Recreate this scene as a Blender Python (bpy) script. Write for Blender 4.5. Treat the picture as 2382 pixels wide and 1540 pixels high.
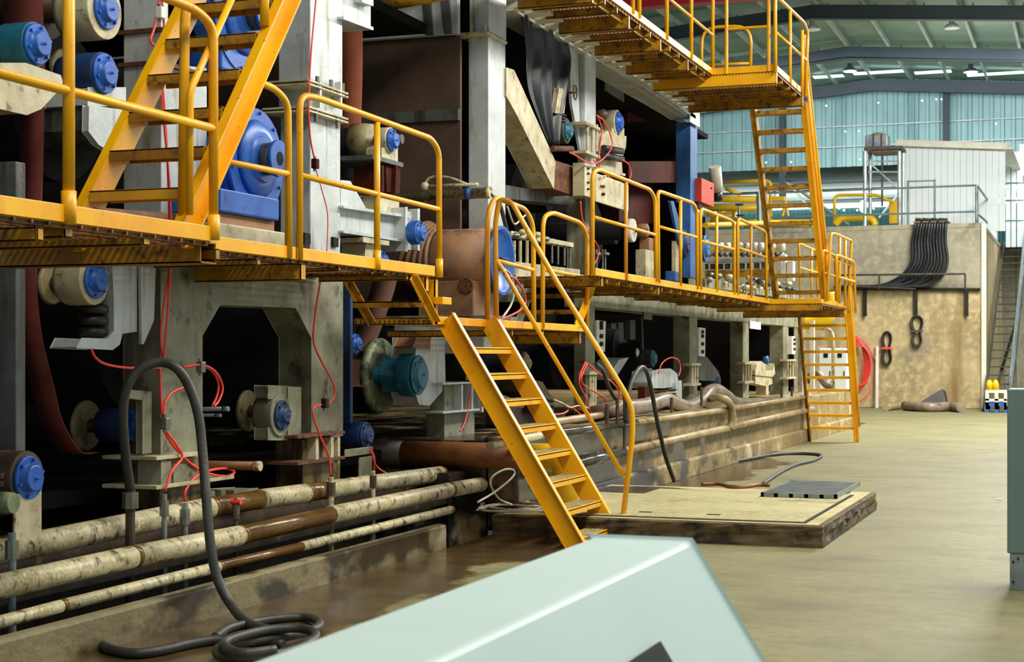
import bpy, math, random
from mathutils import Vector, Matrix
random.seed(7)
S = bpy.context.scene
for o in list(bpy.data.objects):
    bpy.data.objects.remove(o)
COL = S.collection
# ---------------------------------------------------------------- camera
FPX, VPX, HY, CX, EYE = 3700.0, 2540.0, 828.0, 1191.0, 1.6
TH = math.atan((VPX - CX) / FPX)
CO, SI = math.cos(TH), math.sin(TH)
cam = bpy.data.cameras.new('camera')
cam.sensor_width = 36.0
cam.lens = 36.0 * FPX / 2382.0
cam.shift_y = (HY - 770.0) / 2382.0
cam.clip_end = 400
cam.dof.use_dof = True
cam.dof.focus_distance = 15.0
cam.dof.aperture_fstop = 6.3
co = bpy.data.objects.new('camera', cam)
co.location = (0, 0, EYE)
co.rotation_euler = (math.pi / 2, 0, TH)
COL.objects.link(co)
S.camera = co
# ---------------------------------------------------------------- world, lights, exposure
S.view_settings.view_transform = 'Standard'
S.view_settings.look = 'None'
S.view_settings.gamma = 1.0
S.view_settings.exposure = 0.12
S.view_settings.use_curve_mapping = False
w = bpy.data.worlds.new('world')
S.world = w
w.use_nodes = True
bg = w.node_tree.nodes['Background']
bg.inputs['Color'].default_value = (0.80, 0.93, 1.0, 1)
bg.inputs['Strength'].default_value = 0.32


def area(name, loc, rot, sx, sy, power, col, spread=180):
    l = bpy.data.lights.new(name, 'AREA')
    l.shape = 'RECTANGLE'
    l.size, l.size_y = sx, sy
    l.energy = power
    l.color = col
    l.spread = math.radians(spread)
    o = bpy.data.objects.new(name, l)
    o.location = loc
    o.rotation_euler = rot
    COL.objects.link(o)
    return o


R = math.radians
# rows of high-bay lamps hung over the aisle, open-side daylight, and fills added at the far end
area('high_bay_lamps_near', (-0.6, 5.0, 8.8), (0, R(12), 0), 1.6, 8.0, 620, (1.0, 0.95, 0.84))
area('high_bay_lamps_mid', (1.6, 17.0, 9.2), (0, R(30), 0), 1.6, 12.0, 1500, (1.0, 0.96, 0.88))
area('high_bay_lamps_far', (0.5, 36.0, 9.8), (0, R(18), 0), 3.0, 14.0, 3900, (1.0, 0.97, 0.90))
area('end_wall_fill', (-5.0, 56.0, 10.8), (R(42), 0, 0), 22.0, 3.0, 3000, (0.92, 0.98, 1.0))  # fill added to brighten the end wall, aimed at it
area('end_room_fill', (-1.0, 43.0, 10.0), (R(38), 0, 0), 8.0, 3.0, 800, (1.0, 0.98, 0.93))  # fill added to brighten the white room and the far floor
area('low_bay_fill', (-8.0, 81.5, 7.6), (R(-125), 0, 0), 24.0, 1.5, 1500, (0.88, 1.0, 0.95))  # upward fill added to light the underside of the low roof
area('side_daylight', (9.5, 24.0, 4.5), (0, R(82), 0), 5.0, 40.0, 380, (0.90, 0.97, 1.0))

# ---------------------------------------------------------------- pixel -> place helpers (points on real planes of the hall)


def at(px, py, X):
    d = X * FPX / (CO * (px - VPX))
    u = (px - CX) / FPX
    return Vector((X, d * (CO + u * SI), EYE + (HY - py) * d / FPX))


def atz(px, py, Z):
    d = FPX * (Z - EYE) / (HY - py)
    u = (px - CX) / FPX
    return Vector((d * (u * CO - SI), d * (CO + u * SI), Z))


def atY(px, py, Y):
    u = (px - CX) / FPX
    d = Y / (CO + u * SI)
    return Vector((d * (u * CO - SI), Y, EYE + (HY - py) * d / FPX))


def ppm(px, X):
    return CO * (px - VPX) / X      # pixels per metre at that place


# ---------------------------------------------------------------- materials
M = {}


def lin(c):
    return tuple(((v / 255) / 12.92 if v / 255 <= .04045 else ((v / 255 + .055) / 1.055) ** 2.4) for v in c) + (1,)


def mat(name, c1, c2=None, rough=.6, metal=0, scale=3.0, spots=None, spot_scale=6, spot_amt=.55, spot_w=.12, streak=None, streak_amt=.5,
        bump=.15, bump_scale=40, stretch=(1, 1, 1), spec=.5, rough2=None, fine=None, ssc=9):
    m = bpy.data.materials.new(name)
    m.use_nodes = True
    nt = m.node_tree
    b = nt.nodes['Principled BSDF']
    b.inputs['Roughness'].default_value = rough
    b.inputs['Metallic'].default_value = metal
    b.inputs['Specular IOR Level'].default_value = spec
    N, L = nt.nodes.new, nt.links.new
    geo = N('ShaderNodeNewGeometry')

    def noise(sc, st=(1, 1, 1), det=5, ro=.6):
        mp = N('ShaderNodeMapping')
        mp.inputs['Scale'].default_value = st
        L(geo.outputs['Position'], mp.inputs['Vector'])
        n = N('ShaderNodeTexNoise')
        n.inputs['Scale'].default_value = sc
        n.inputs['Detail'].default_value = det
        n.inputs['Roughness'].default_value = ro
        L(mp.outputs[0], n.inputs['Vector'])
        return n.outputs['Fac']

    def ramp(src, a, bb):
        r = N('ShaderNodeMapRange')
        r.inputs['From Min'].default_value = a
        r.inputs['From Max'].default_value = bb
        L(src, r.inputs['Value'])
        return r.outputs[0]

    def mix(f, a, bb):
        x = N('ShaderNodeMix')
        x.data_type = 'RGBA'
        if f is not None:
            L(f, x.inputs[0])
        for i, v in ((6, a), (7, bb)):
            if isinstance(v, tuple):
                x.inputs[i].default_value = v
            else:
                L(v, x.inputs[i])
        return x.outputs[2]
    cur = lin(c1)
    if c2:
        cur = mix(ramp(noise(scale, stretch), .35, .65), cur, lin(c2))
    if fine:
        cur = mix(ramp(noise(scale * 9, stretch, 3), .45, .7), cur, lin(fine))
    if streak:
        f = ramp(noise(ssc, (1, 1, .12), 4, .55), streak_amt, streak_amt + .15)
        cur = mix(f, cur, lin(streak))
    if spots:
        f = ramp(noise(spot_scale, (1, 1, 1), 6, .65), spot_amt, spot_amt + spot_w)
        cur = mix(f, cur, lin(spots))
        if rough2 is not None:
            r = N('ShaderNodeMapRange')
            r.inputs['To Min'].default_value = rough
            r.inputs['To Max'].default_value = rough2
            L(f, r.inputs['Value'])
            L(r.outputs[0], b.inputs['Roughness'])
    if isinstance(cur, tuple):
        b.inputs['Base Color'].default_value = cur
    else:
        L(cur, b.inputs['Base Color'])
    if bump:
        bp = N('ShaderNodeBump')
        bp.inputs['Strength'].default_value = bump
        bp.inputs['Distance'].default_value = .01
        L(noise(bump_scale, (1, 1, 1), 4), bp.inputs['Height'])
        L(bp.outputs[0], b.inputs['Normal'])
    M[name] = m
    return m


def emis(name, c, s):
    m = bpy.data.materials.new(name)
    m.use_nodes = True
    b = m.node_tree.nodes['Principled BSDF']
    b.inputs['Base Color'].default_value = lin(c)
    b.inputs['Emission Color'].default_value = lin(c)
    b.inputs['Emission Strength'].default_value = s
    M[name] = m


YEL = mat('yellow_paint', (244, 184, 2), (230, 158, 2), .38, 0, 2.2, spots=(120, 72, 20), spot_scale=26, spot_amt=.64, spot_w=.06, bump=.12, bump_scale=60, streak=(190, 112, 40), streak_amt=.6, ssc=1.6)
mat('yellow_dirt_shade', (196, 142, 6), (140, 96, 10), .5, 0, 4, spots=(70, 44, 16), spot_scale=12, spot_amt=.52, spot_w=.15, bump=.2)  # dirty yellow, with the shade on the beams put into its darker tone
mat('yellow_pipe', (238, 196, 20), (220, 170, 16), .4, 0, 2, bump=.05)
mat('grating_rust', (150, 96, 24), (96, 56, 20), .6, .1, 6, spots=(50, 30, 14), spot_scale=14, spot_amt=.5)
mat('tread_top', (176, 166, 110), (120, 108, 70), .7, 0, 12, bump=.4)
mat('black_rubber', (34, 34, 33), (52, 52, 48), .55, 0, 8, bump=.2)
mat('hose_grey', (66, 66, 58), (44, 44, 40), .5, 0, 6, bump=.3)
mat('red_tube', (250, 78, 64), None, .35, bump=0)
mat('white_tube', (214, 208, 190), (170, 160, 130), .45, 0, 8, bump=0)
mat('blue_paint', (28, 82, 172), (44, 104, 190), .36, 0, 5, spots=(20, 52, 120), spot_scale=9, spot_amt=.6, bump=.1)
mat('blue_teal', (24, 86, 112), (40, 120, 140), .45, 0, 6, spots=(120, 140, 120), spot_scale=8, spot_amt=.6, bump=.2)
mat('blue_dark', (20, 44, 82), (30, 62, 108), .5, 0, 5, spots=(50, 50, 50), spot_scale=8, spot_amt=.56, bump=.2)
mat('blue_cabinet', (34, 84, 150), (60, 110, 170), .45, 0, 4, bump=.05)
mat('machine_grey', (206, 213, 212), (176, 184, 182), .42, .1, 2.5, streak=(140, 134, 108), streak_amt=.58, spots=(124, 100, 66), spot_scale=7, spot_amt=.66, bump=.25, bump_scale=30)
mat('machine_dark', (92, 96, 94), (66, 68, 64), .5, .1, 3, streak=(52, 46, 34), streak_amt=.5, bump=.25, bump_scale=30)
mat('frame_stained', (150, 152, 128), (112, 110, 84), .5, .05, 3, streak=(92, 78, 46), streak_amt=.56, ssc=4, spots=(70, 58, 38), spot_scale=5, spot_amt=.56, bump=.3, bump_scale=25)
mat('frame_wet', (140, 124, 84), (96, 78, 44), .35, .05, 4, streak=(60, 42, 20), streak_amt=.48, spots=(50, 40, 26), spot_scale=6, spot_amt=.55, bump=.4, bump_scale=25)
mat('cream_metal', (206, 198, 164), (172, 160, 122), .5, 0, 5, spots=(110, 78, 40), spot_scale=10, spot_amt=.58, bump=.25)
mat('steel', (150, 150, 142), (110, 108, 98), .35, .6, 8, bump=.1)
mat('disc_cream', (168, 156, 112), (128, 116, 74), .5, 0, 6, spots=(80, 66, 36), spot_scale=6, spot_amt=.56, bump=.3)
mat('disc_mossy', (140, 150, 112), (84, 96, 80), .5, 0, 8, spots=(46, 50, 44), spot_scale=6, spot_amt=.5, bump=.3)
mat('felt_red', (118, 44, 32), (90, 36, 28), .8, 0, 2, bump=.15)
mat('felt_orange', (156, 82, 48), (128, 64, 38), .8, 0, 1, bump=.1)
mat('felt_pink', (118, 78, 62), (92, 58, 46), .8, 0, 1.5, bump=.1)
mat('brown_panel', (98, 76, 60), (80, 62, 48), .7, .1, 2, spots=(60, 46, 36), spot_scale=3, spot_amt=.6, bump=.1)
mat('interior_shade', (9, 8, 8), (14, 11, 9), .9, 0, 2, bump=0, spec=.1)  # near-black: the shade inside the machine is put into this colour
mat('roll_shade', (15, 14, 13), (9, 9, 9), .8, 0, 2, bump=0, spec=.15)  # rolls blackened so their colour carries the shade of the interior
mat('dark_redbrown', (76, 28, 14), (54, 22, 14), .8, 0, 4, bump=.15, spec=.15)
mat('rust', (120, 76, 46), (84, 52, 34), .75, .1, 10, spots=(56, 36, 24), spot_scale=14, spot_amt=.55, bump=.5)
mat('roll_brown', (164, 120, 80), (118, 88, 64), .6, .1, 2.5, spots=(84, 70, 58), spot_scale=4, spot_amt=.56, bump=.3)
mat('rusty_pipe', (150, 96, 52), (112, 70, 40), .55, .1, 3, spots=(74, 48, 34), spot_scale=4, spot_amt=.56, bump=.2)
mat('duct_brown', (86, 68, 48), (52, 42, 32), .5, 0, 4, spots=(120, 110, 80), spot_scale=5, spot_amt=.6, bump=.3)
mat('pipe_cream', (204, 194, 150), (166, 150, 100), .42, 0, 5, spots=(88, 78, 40), spot_scale=11, spot_amt=.53, spot_w=.12, bump=.6, bump_scale=22, fine=(214, 208, 178))
mat('pipe_wet', (110, 78, 34), (86, 60, 26), .2, 0, 4, spots=(150, 124, 66), spot_scale=6, spot_amt=.66, bump=.2)
mat('pipe_far', (178, 158, 112), (140, 116, 76), .45, 0, 3, spots=(84, 62, 36), spot_scale=5, spot_amt=.6, bump=.2)
mat('pipe_darkwet', (90, 82, 70), (52, 48, 42), .15, .2, 3, bump=.2)
mat('hose_fat', (150, 138, 118), (110, 92, 78), .3, 0, 3, spots=(96, 66, 50), spot_scale=3, spot_amt=.56, bump=.1)
mat('plastic_black', (20, 22, 24), (42, 46, 50), .4, 0, 3, bump=.3, bump_scale=8)
mat('bellows', (22, 20, 20), (38, 34, 30), .35, 0, 6, bump=.1)
mat('concrete_end', (184, 166, 124), (150, 136, 102), .85, 0, .55, streak=(132, 106, 64), streak_amt=.56, ssc=1.1, spots=(118, 112, 94), spot_scale=.45, spot_amt=.58, spot_w=.16, bump=.5, bump_scale=6, fine=(202, 180, 130))
mat('concrete_upper', (154, 148, 126), (126, 122, 104), .85, 0, .6, streak=(92, 84, 62), streak_amt=.6, ssc=1.2, bump=.4, bump_scale=6, fine=(164, 156, 130))
mat('slab_side', (104, 88, 58), (66, 52, 32), .8, 0, 5, spots=(40, 32, 22), spot_scale=5, spot_amt=.52, bump=1.0, bump_scale=9)
mat('slab_top', (196, 186, 134), (160, 146, 96), .7, 0, 1.8, spots=(110, 92, 56), spot_scale=1.6, spot_amt=.6, spot_w=.12, bump=.3, fine=(178, 168, 120))
mat('cover_plate', (184, 178, 130), (158, 150, 104), .55, .1, 1.6, spots=(128, 112, 72), spot_scale=2.2, spot_amt=.6, bump=.2, fine=(196, 190, 146))
mat('black_gap', (10, 10, 9), None, .9, bump=0)
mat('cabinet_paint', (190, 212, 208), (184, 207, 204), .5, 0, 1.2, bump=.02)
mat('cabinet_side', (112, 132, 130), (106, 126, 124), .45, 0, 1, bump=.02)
mat('galv', (150, 164, 164), (120, 130, 128), .4, .5, 5, bump=.1)
mat('dark_glass', (22, 28, 28), (14, 18, 18), .6, spec=.2, bump=0)
mat('white_panel', (222, 232, 232), (212, 222, 224), .55, 0, .8, bump=0)
mat('white_paint', (228, 224, 210), (204, 198, 176), .55, 0, 2, bump=.05)
mat('rail_grey', (128, 144, 146), (104, 116, 118), .4, .3, 3, bump=0)
mat('stair_dark', (84, 82, 74), (58, 56, 50), .5, .3, 4, bump=0)
mat('scaffold', (198, 208, 208), (150, 160, 160), .4, .3, 3, bump=0)
mat('roof_steel', (50, 60, 66), (42, 52, 58), .6, .1, 1, bump=0)
mat('roof_dark', (44, 56, 62), (36, 46, 52), .6, .1, 1, bump=0)
mat('purlin', (172, 180, 172), (150, 160, 154), .5, .2, 2, bump=0)
mat('roof_sheet', (118, 138, 122), (96, 116, 106), .45, .2, .35, bump=0, spots=(150, 166, 140), spot_scale=.3, spot_amt=.55, spot_w=.3)
mat('roof_sheet_low', (120, 132, 120), (100, 112, 104), .5, .2, .5, bump=0)
mat('wall_teal', (140, 172, 172), (116, 152, 154), .5, .05, .35, bump=0, streak=(92, 130, 134), streak_amt=.56, ssc=1)
mat('wall_teal_low', (86, 140, 142), (70, 120, 124), .5, .05, .35, bump=0)
mat('tank_plastic', (110, 112, 124), (150, 154, 160), .3, 0, 4, bump=.1)
mat('moss_yellow', (150, 146, 60), None, .8, bump=.3)
mat('wood', (120, 88, 60), (90, 66, 46), .7, 0, 4, bump=.1)
mat('red_beam', (170, 24, 30), (150, 20, 28), .5, bump=0)
mat('red_box', (226, 70, 22), (206, 60, 20), .45, 0, 5, bump=.05)
mat('label_white', (226, 226, 216), None, .5, bump=0)
mat('button_dark', (24, 24, 24), None, .4, bump=0)
mat('button_red', (170, 30, 26), None, .4, bump=0)
mat('clear_sheet', (150, 150, 136), (110, 110, 96), .2, 0, 6, bump=.4, bump_scale=12)
emis('lamp_glow', (255, 252, 240), 9)
emis('daylight_gap', (225, 250, 255), 1.6)
emis('window_strip', (235, 250, 245), 2.4)
emis('pinhole', (240, 255, 255), 5)

# floor and kerb: pale concrete with wet brown ground along the pit edge


def wet_mat(name, dry, dry2, wet, wet2, x_lo, x_hi, soft=.8, fine=None, base_rough=.62, bump=.25, lightspot=None, axis=0, nsc=1.1, edge=.58, yfar=None):
    m = bpy.data.materials.new(name)
    m.use_nodes = True
    nt = m.node_tree
    b = nt.nodes['Principled BSDF']
    N, L = nt.nodes.new, nt.links.new
    geo = N('ShaderNodeNewGeometry')
    sep = N('ShaderNodeSeparateXYZ')
    L(geo.outputs['Position'], sep.inputs[0])

    def noise(sc, st=(1, 1, 1), det=5):
        mp = N('ShaderNodeMapping')
        mp.inputs['Scale'].default_value = st
        L(geo.outputs['Position'], mp.inputs['Vector'])
        n = N('ShaderNodeTexNoise')
        n.inputs['Scale'].default_value = sc
        n.inputs['Detail'].default_value = det
        L(mp.outputs[0], n.inputs['Vector'])
        return n.outputs['Fac']

    def mr(src, a, bb, c=0, d=1):
        r = N('ShaderNodeMapRange')
        r.inputs[1].default_value = a
        r.inputs[2].default_value = bb
        r.inputs[3].default_value = c
        r.inputs[4].default_value = d
        L(src, r.inputs[0])
        return r.outputs[0]

    def op(o, a, bb):
        r = N('ShaderNodeMath')
        r.operation = o
        for i, v in enumerate((a, bb)):
            if isinstance(v, (int, float)):
                r.inputs[i].default_value = v
            else:
                L(v, r.inputs[i])
        return r.outputs[0]

    def mix(f, a, bb):
        x = N('ShaderNodeMix')
        x.data_type = 'RGBA'
        L(f, x.inputs[0])
        for i, v in ((6, a), (7, bb)):
            if isinstance(v, tuple):
                x.inputs[i].default_value = v
            else:
                L(v, x.inputs[i])
        return x.outputs[2]
    d = mix(mr(noise(.8), .35, .65), lin(dry), lin(dry2))
    if fine:
        d = mix(mr(noise(9, (1, 1, 1), 6), .4, .75), d, lin(fine))
        d = mix(mr(noise(1.6, (.8, 1.5, 1), 7), .5, .85), d, lin(tuple(int(v * .72) for v in dry)))
    if lightspot:
        d = mix(mr(noise(1.7), .6, .72), d, lin(lightspot))
    wx = mr(sep.outputs[axis], x_lo, x_hi, 1.0, 0.0)
    if yfar:
        wx = op('SUBTRACT', wx, mr(sep.outputs[1], yfar[0], yfar[1], 0.0, 1.0))
    f = mr(op('ADD', wx, op('MULTIPLY', op('SUBTRACT', noise(nsc, (1, .6, 1), 7), .5), soft * 2.2)), .5, edge)
    wcol = mix(mr(noise(4), .35, .65), lin(wet), lin(wet2))
    cur = mix(f, d, wcol)
    L(cur, b.inputs['Base Color'])
    L(mr(f, 0, 1, base_rough, .2), b.inputs['Roughness'])
    bp = N('ShaderNodeBump')
    bp.inputs['Distance'].default_value = .01
    L(mr(f, 0, 1, bump, bump * .25), bp.inputs['Strength'])
    L(noise(22, (1, 1, 1), 6), bp.inputs['Height'])
    L(bp.outputs[0], b.inputs['Normal'])
    M[name] = m


wet_mat('floor_concrete', (136, 133, 92), (120, 117, 80), (92, 72, 38), (66, 54, 32), -5.0, -3.1, .55, fine=(118, 112, 80), yfar=(22, 33))
wet_mat('kerb_concrete', (134, 122, 86), (108, 98, 64), (66, 56, 34), (48, 42, 28), -5.3, -4.7, 1.6, fine=(120, 110, 76), lightspot=(160, 150, 118), nsc=2.0, edge=.75, bump=.8)
wet_mat('pit_wall', (170, 152, 104), (132, 108, 66), (54, 48, 40), (30, 27, 24), 16.0, 26.0, 1.5, fine=(120, 96, 56), lightspot=(200, 186, 146), axis=1, nsc=2.6, edge=.95, bump=1.2)

# ---------------------------------------------------------------- mesh building
OFF = {}


class MB:
    def __init__(self):
        self.v, self.f, self.s = [], [], []

    def add(self, vs, fs, smooth=False):
        b = len(self.v)
        self.v += [tuple(v) for v in vs]
        self.f += [tuple(i + b for i in f) for f in fs]
        self.s += [smooth] * len(fs) if isinstance(smooth, bool) else smooth
        return self

    def box(self, x0, x1, y0, y1, z0, z1):
        x0, x1 = min(x0, x1), max(x0, x1)
        y0, y1 = min(y0, y1), max(y0, y1)
        z0, z1 = min(z0, z1), max(z0, z1)
        vs = [(x, y, z) for x in (x0, x1) for y in (y0, y1) for z in (z0, z1)]
        return self.add(vs, [(0, 1, 3, 2), (4, 6, 7, 5), (0, 4, 5, 1), (2, 3, 7, 6), (0, 2, 6, 4), (1, 5, 7, 3)])

    def beam(self, p, q, wa, wb, up=(0, 0, 1)):
        """rectangular bar from p to q; wa across, wb along 'up'"""
        p, q = Vector(p), Vector(q)
        d = (q - p).normalized()
        u = Vector(up)
        a = d.cross(u)
        if a.length < 1e-4:
            a = d.cross(Vector((1, 0, 0)))
        a.normalize()
        c = a.cross(d).normalized()
        vs = []
        for e in (p, q):
            for s, t in ((-1, -1), (1, -1), (1, 1), (-1, 1)):
                vs.append(e + a * s * wa / 2 + c * t * wb / 2)
        return self.add(vs, [(0, 1, 2, 3), (7, 6, 5, 4), (0, 4, 5, 1), (1, 5, 6, 2), (2, 6, 7, 3), (3, 7, 4, 0)])

    def prism(self, poly, x0, x1):
        """polygon [(y,z)] extruded from x0 to x1 (any simple polygon)"""
        n = len(poly)
        vs = [(x0, y, z) for y, z in poly] + [(x1, y, z) for y, z in poly]
        fs = [tuple(range(n)), tuple(range(2 * n - 1, n - 1, -1))]
        fs += [(i, (i + 1) % n, n + (i + 1) % n, n + i) for i in range(n)]
        return self.add(vs, fs)

    def prismy(self, poly, y0, y1):
        n = len(poly)
        vs = [(x, y0, z) for x, z in poly] + [(x, y1, z) for x, z in poly]
        fs = [tuple(range(n)), tuple(range(2 * n - 1, n - 1, -1))]
        fs += [(i, (i + 1) % n, n + (i + 1) % n, n + i) for i in range(n)]
        return self.add(vs, fs)

    def lathe(self, c, axis, prof, n=28, a0=0):
        c = Vector(c)
        ax = Vector(axis).normalized()
        t = Vector((0, 0, 1)) if abs(ax.z) < .9 else Vector((0, 1, 0))
        u = ax.cross(t).normalized()
        v = ax.cross(u).normalized()
        vs, fs, sm = [], [], []
        for (h, r) in prof:
            for i in range(n):
                a = 2 * math.pi * i / n + a0
                vs.append(c + ax * h + (u * math.cos(a) + v * math.sin(a)) * max(r, 1e-4))
        m = len(prof)
        for k in range(m - 1):
            flat = abs(prof[k][0] - prof[k + 1][0]) < 1e-5
            for i in range(n):
                j = (i + 1) % n
                fs.append((k * n + i, k * n + j, (k + 1) * n + j, (k + 1) * n + i))
                sm.append(not flat and n > 10)
        fs.append(tuple(range(n - 1, -1, -1)))
        sm.append(False)
        fs.append(tuple((m - 1) * n + i for i in range(n)))
        sm.append(False)
        return self.add(vs, fs, sm)

    def cyl(self, p, q, r, n=16, r2=None):
        p, q = Vector(p), Vector(q)
        return self.lathe(p, q - p, [(0, r), ((q - p).length, r if r2 is None else r2)], n)

    def tube(self, pts, r, n=10, cap=True):
        pts = [Vector(p) for p in pts]
        m = len(pts)
        tan = []
        for i in range(m):
            a = pts[max(i - 1, 0)]
            b = pts[min(i + 1, m - 1)]
            t = (b - a)
            tan.append(t.normalized() if t.length > 1e-7 else Vector((0, 0, 1)))
        t0 = tan[0]
        u = t0.cross(Vector((0, 0, 1)))
        if u.length < 1e-3:
            u = t0.cross(Vector((1, 0, 0)))
        u.normalize()
        vs, fs, sm = [], [], []
        for i in range(m):
            if i:
                q = tan[i - 1].rotation_difference(tan[i])
                u = (q @ u).normalized()
            v = tan[i].cross(u).normalized()
            rr = r[i] if isinstance(r, (list, tuple)) else r
            for k in range(n):
                a = 2 * math.pi * k / n
                vs.append(pts[i] + (u * math.cos(a) + v * math.sin(a)) * rr)
        for i in range(m - 1):
            for k in range(n):
                j = (k + 1) % n
                fs.append((i * n + k, i * n + j, (i + 1) * n + j, (i + 1) * n + k))
                sm.append(True)
        if cap:
            fs.append(tuple(range(n - 1, -1, -1)))
            fs.append(tuple((m - 1) * n + k for k in range(n)))
            sm += [False, False]
        return self.add(vs, fs, sm)

    def sphere(self, c, r, n=14, sc=(1, 1, 1)):
        c = Vector(c)
        vs, fs = [], []
        h = n // 2
        for i in range(h + 1):
            t = math.pi * i / h
            for k in range(n):
                a = 2 * math.pi * k / n
                rr = max(math.sin(t), 1e-3)
                vs.append(c + Vector((rr * math.cos(a) * sc[0], rr * math.sin(a) * sc[1], math.cos(t) * sc[2])) * r)
        for i in range(h):
            for k in range(n):
                j = (k + 1) % n
                fs.append((i * n + k, (i + 1) * n + k, (i + 1) * n + j, i * n + j))
        return self.add(vs, fs, True)

    def mesh(self, name, off):
        me = bpy.data.meshes.new(name)
        me.from_pydata([(v[0] - off.x, v[1] - off.y, v[2] - off.z) for v in self.v], [], self.f)
        me.polygons.foreach_set('use_smooth', self.s)
        me.update()
        return me

    def build(self, name, m, parent=None, bev=0, kind=None, label=None):
        if parent is None:
            off = Vector((0, 0, 0))
            if self.v:
                xs, ys, zs = zip(*self.v)
                off = Vector(((min(xs) + max(xs)) / 2, (min(ys) + max(ys)) / 2, min(zs)))
        else:
            off = OFF[parent.name]
        me = self.mesh(name, off)
        me.materials.append(M[m] if isinstance(m, str) else m)
        o = bpy.data.objects.new(name, me)
        if parent:
            o.parent = parent
        else:
            o.location = off
        COL.objects.link(o)
        OFF[o.name] = off
        if bev:
            b = o.modifiers.new('bevel', 'BEVEL')
            b.width = bev
            b.segments = 2
            b.limit_method = 'ANGLE'
            b.angle_limit = R(40)
        if kind:
            o['kind'] = kind
        if label:
            o['label'] = label
        return o


def tag(o, label, cat, group=None, kind=None):
    o['label'] = label
    o['category'] = cat
    if group:
        o['group'] = group
    if kind:
        o['kind'] = kind
    return o


def thing(name, loc, label, cat, group=None):
    o = bpy.data.objects.new(name, None)
    o.location = loc
    o.empty_display_size = .1
    COL.objects.link(o)
    OFF[o.name] = Vector(loc)
    return tag(o, label, cat, group)


def struct(mb, name, m, parent=None, bev=0, label=None):
    o = mb.build(name, m, parent, bev)
    if parent is None:
        o['kind'] = 'structure'
        if label:
            o['label'] = label
    return o


def fillet(pts, r, n=5):
    pts = [Vector(p) for p in pts]
    out = [pts[0]]
    for i in range(1, len(pts) - 1):
        a, b, c = pts[i - 1], pts[i], pts[i + 1]
        d1, d2 = (a - b), (c - b)
        k = min(r, d1.length * .45, d2.length * .45)
        p, q = b + d1.normalized() * k, b + d2.normalized() * k
        for j in range(n + 1):
            t = j / n
            out.append(p * (1 - t) ** 2 + b * 2 * t * (1 - t) + q * t * t)
    out.append(pts[-1])
    return out


def spline(pts, n=8):
    P = [Vector(p) for p in pts]
    P = [P[0] * 2 - P[1]] + P + [P[-1] * 2 - P[-2]]
    out = []
    for i in range(1, len(P) - 2):
        for j in range(n):
            t = j / n
            a, b, c, d = P[i - 1], P[i], P[i + 1], P[i + 2]
            out.append(.5 * (2 * b + (c - a) * t + (2 * a - 5 * b + 4 * c - d) * t * t + (3 * b - a - 3 * c + d) * t ** 3))
    out.append(P[-2])
    return out


def px_(X, pts):
    return [at(a, b, X) for a, b in pts]


def px3(pts):
    return [at(a, b, x) for a, b, x in pts]


def poly(X, pts):
    return [(p.y, p.z) for p in px_(X, pts)]


def plate(pts, X, t):
    """plate whose aisle side lies on plane X, outline given by points of that plane"""
    return MB().prism(poly(X, pts), X, X - t)


def col(mb, pl, pc, pr, pt, pb, X):
    """block with a camera-side face from pl to its corner pc and an aisle side from pc to pr"""
    a = at(pc, pt, X)
    b = at(pc, pb, X)
    Y1 = at(pr, pt, X).y
    X0 = atY(pl, pt, a.y).x
    mb.box(X0, X, a.y, Y1, b.z, a.z)
    return mb


def tubepx(X, pts, r, rf=.08, n=10, fil=True):
    P = px_(X, pts)
    return MB().tube(fillet(P, rf) if fil else P, r, n)
# ================================================================ THE SETTING
rt3 = lambda x: 12.45 - .08 * abs(x + 8.4)


def floor_poly():
    mb = MB()
    mb.box(-5.05, 9.0, -3, 96, -.12, 0)
    return mb


struct(floor_poly(), 'floor', 'floor_concrete', label='pale olive concrete floor with wet brown patches along the machine pit')
struct(MB().box(-16, -5.05, 38.6, 96, -.12, 0), 'floor_end', 'floor_concrete', label='concrete floor behind the machine bed')
# ground under and behind the machine
struct(MB().box(-16, -5.1, 2, 38.6, -.6, -.3), 'floor_pit', 'interior_shade', label='near-black ground under the machine')  # uses the same near-black as the machine interior
# kerb of the pit, low in front, taller further on
KX = -5.05
y_k = at(1040, 1235, KX).y
k1 = MB().box(KX - .1, KX, 2, y_k, -.4, .2)
struct(k1, 'wall_pit_kerb', 'kerb_concrete', bev=.02, label='low stained concrete kerb of the pipe trench')
y_w0, y_w1 = at(1205, 1150, KX).y, at(1990, 992, KX).y
pw = struct(MB().box(KX - .35, KX, y_w0, y_w1, -.05, .84), 'wall_pit_tall', 'pit_wall', bev=.03, label='chest high blotched concrete wall of the pit further along')
struct(MB().box(KX - .01, KX + .07, at(1370, 1140, KX).y, y_w1, -.02, .24), 'wall_footing', 'pit_wall', bev=.03, parent=pw)
struct(MB().box(-14, KX - .3, y_w0, 38.6, -.3, .8), 'machine_bed', 'pit_wall', label='raised concrete bed that carries the far part of the machine')
struct(MB().box(-6.3, -5.55, at(1048, 1130, -5.55).y, y_w0 + .3, -.4, .52), 'wall_pit_step', 'pit_wall', bev=.02, label='low grey concrete step behind the trench pipes')
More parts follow.
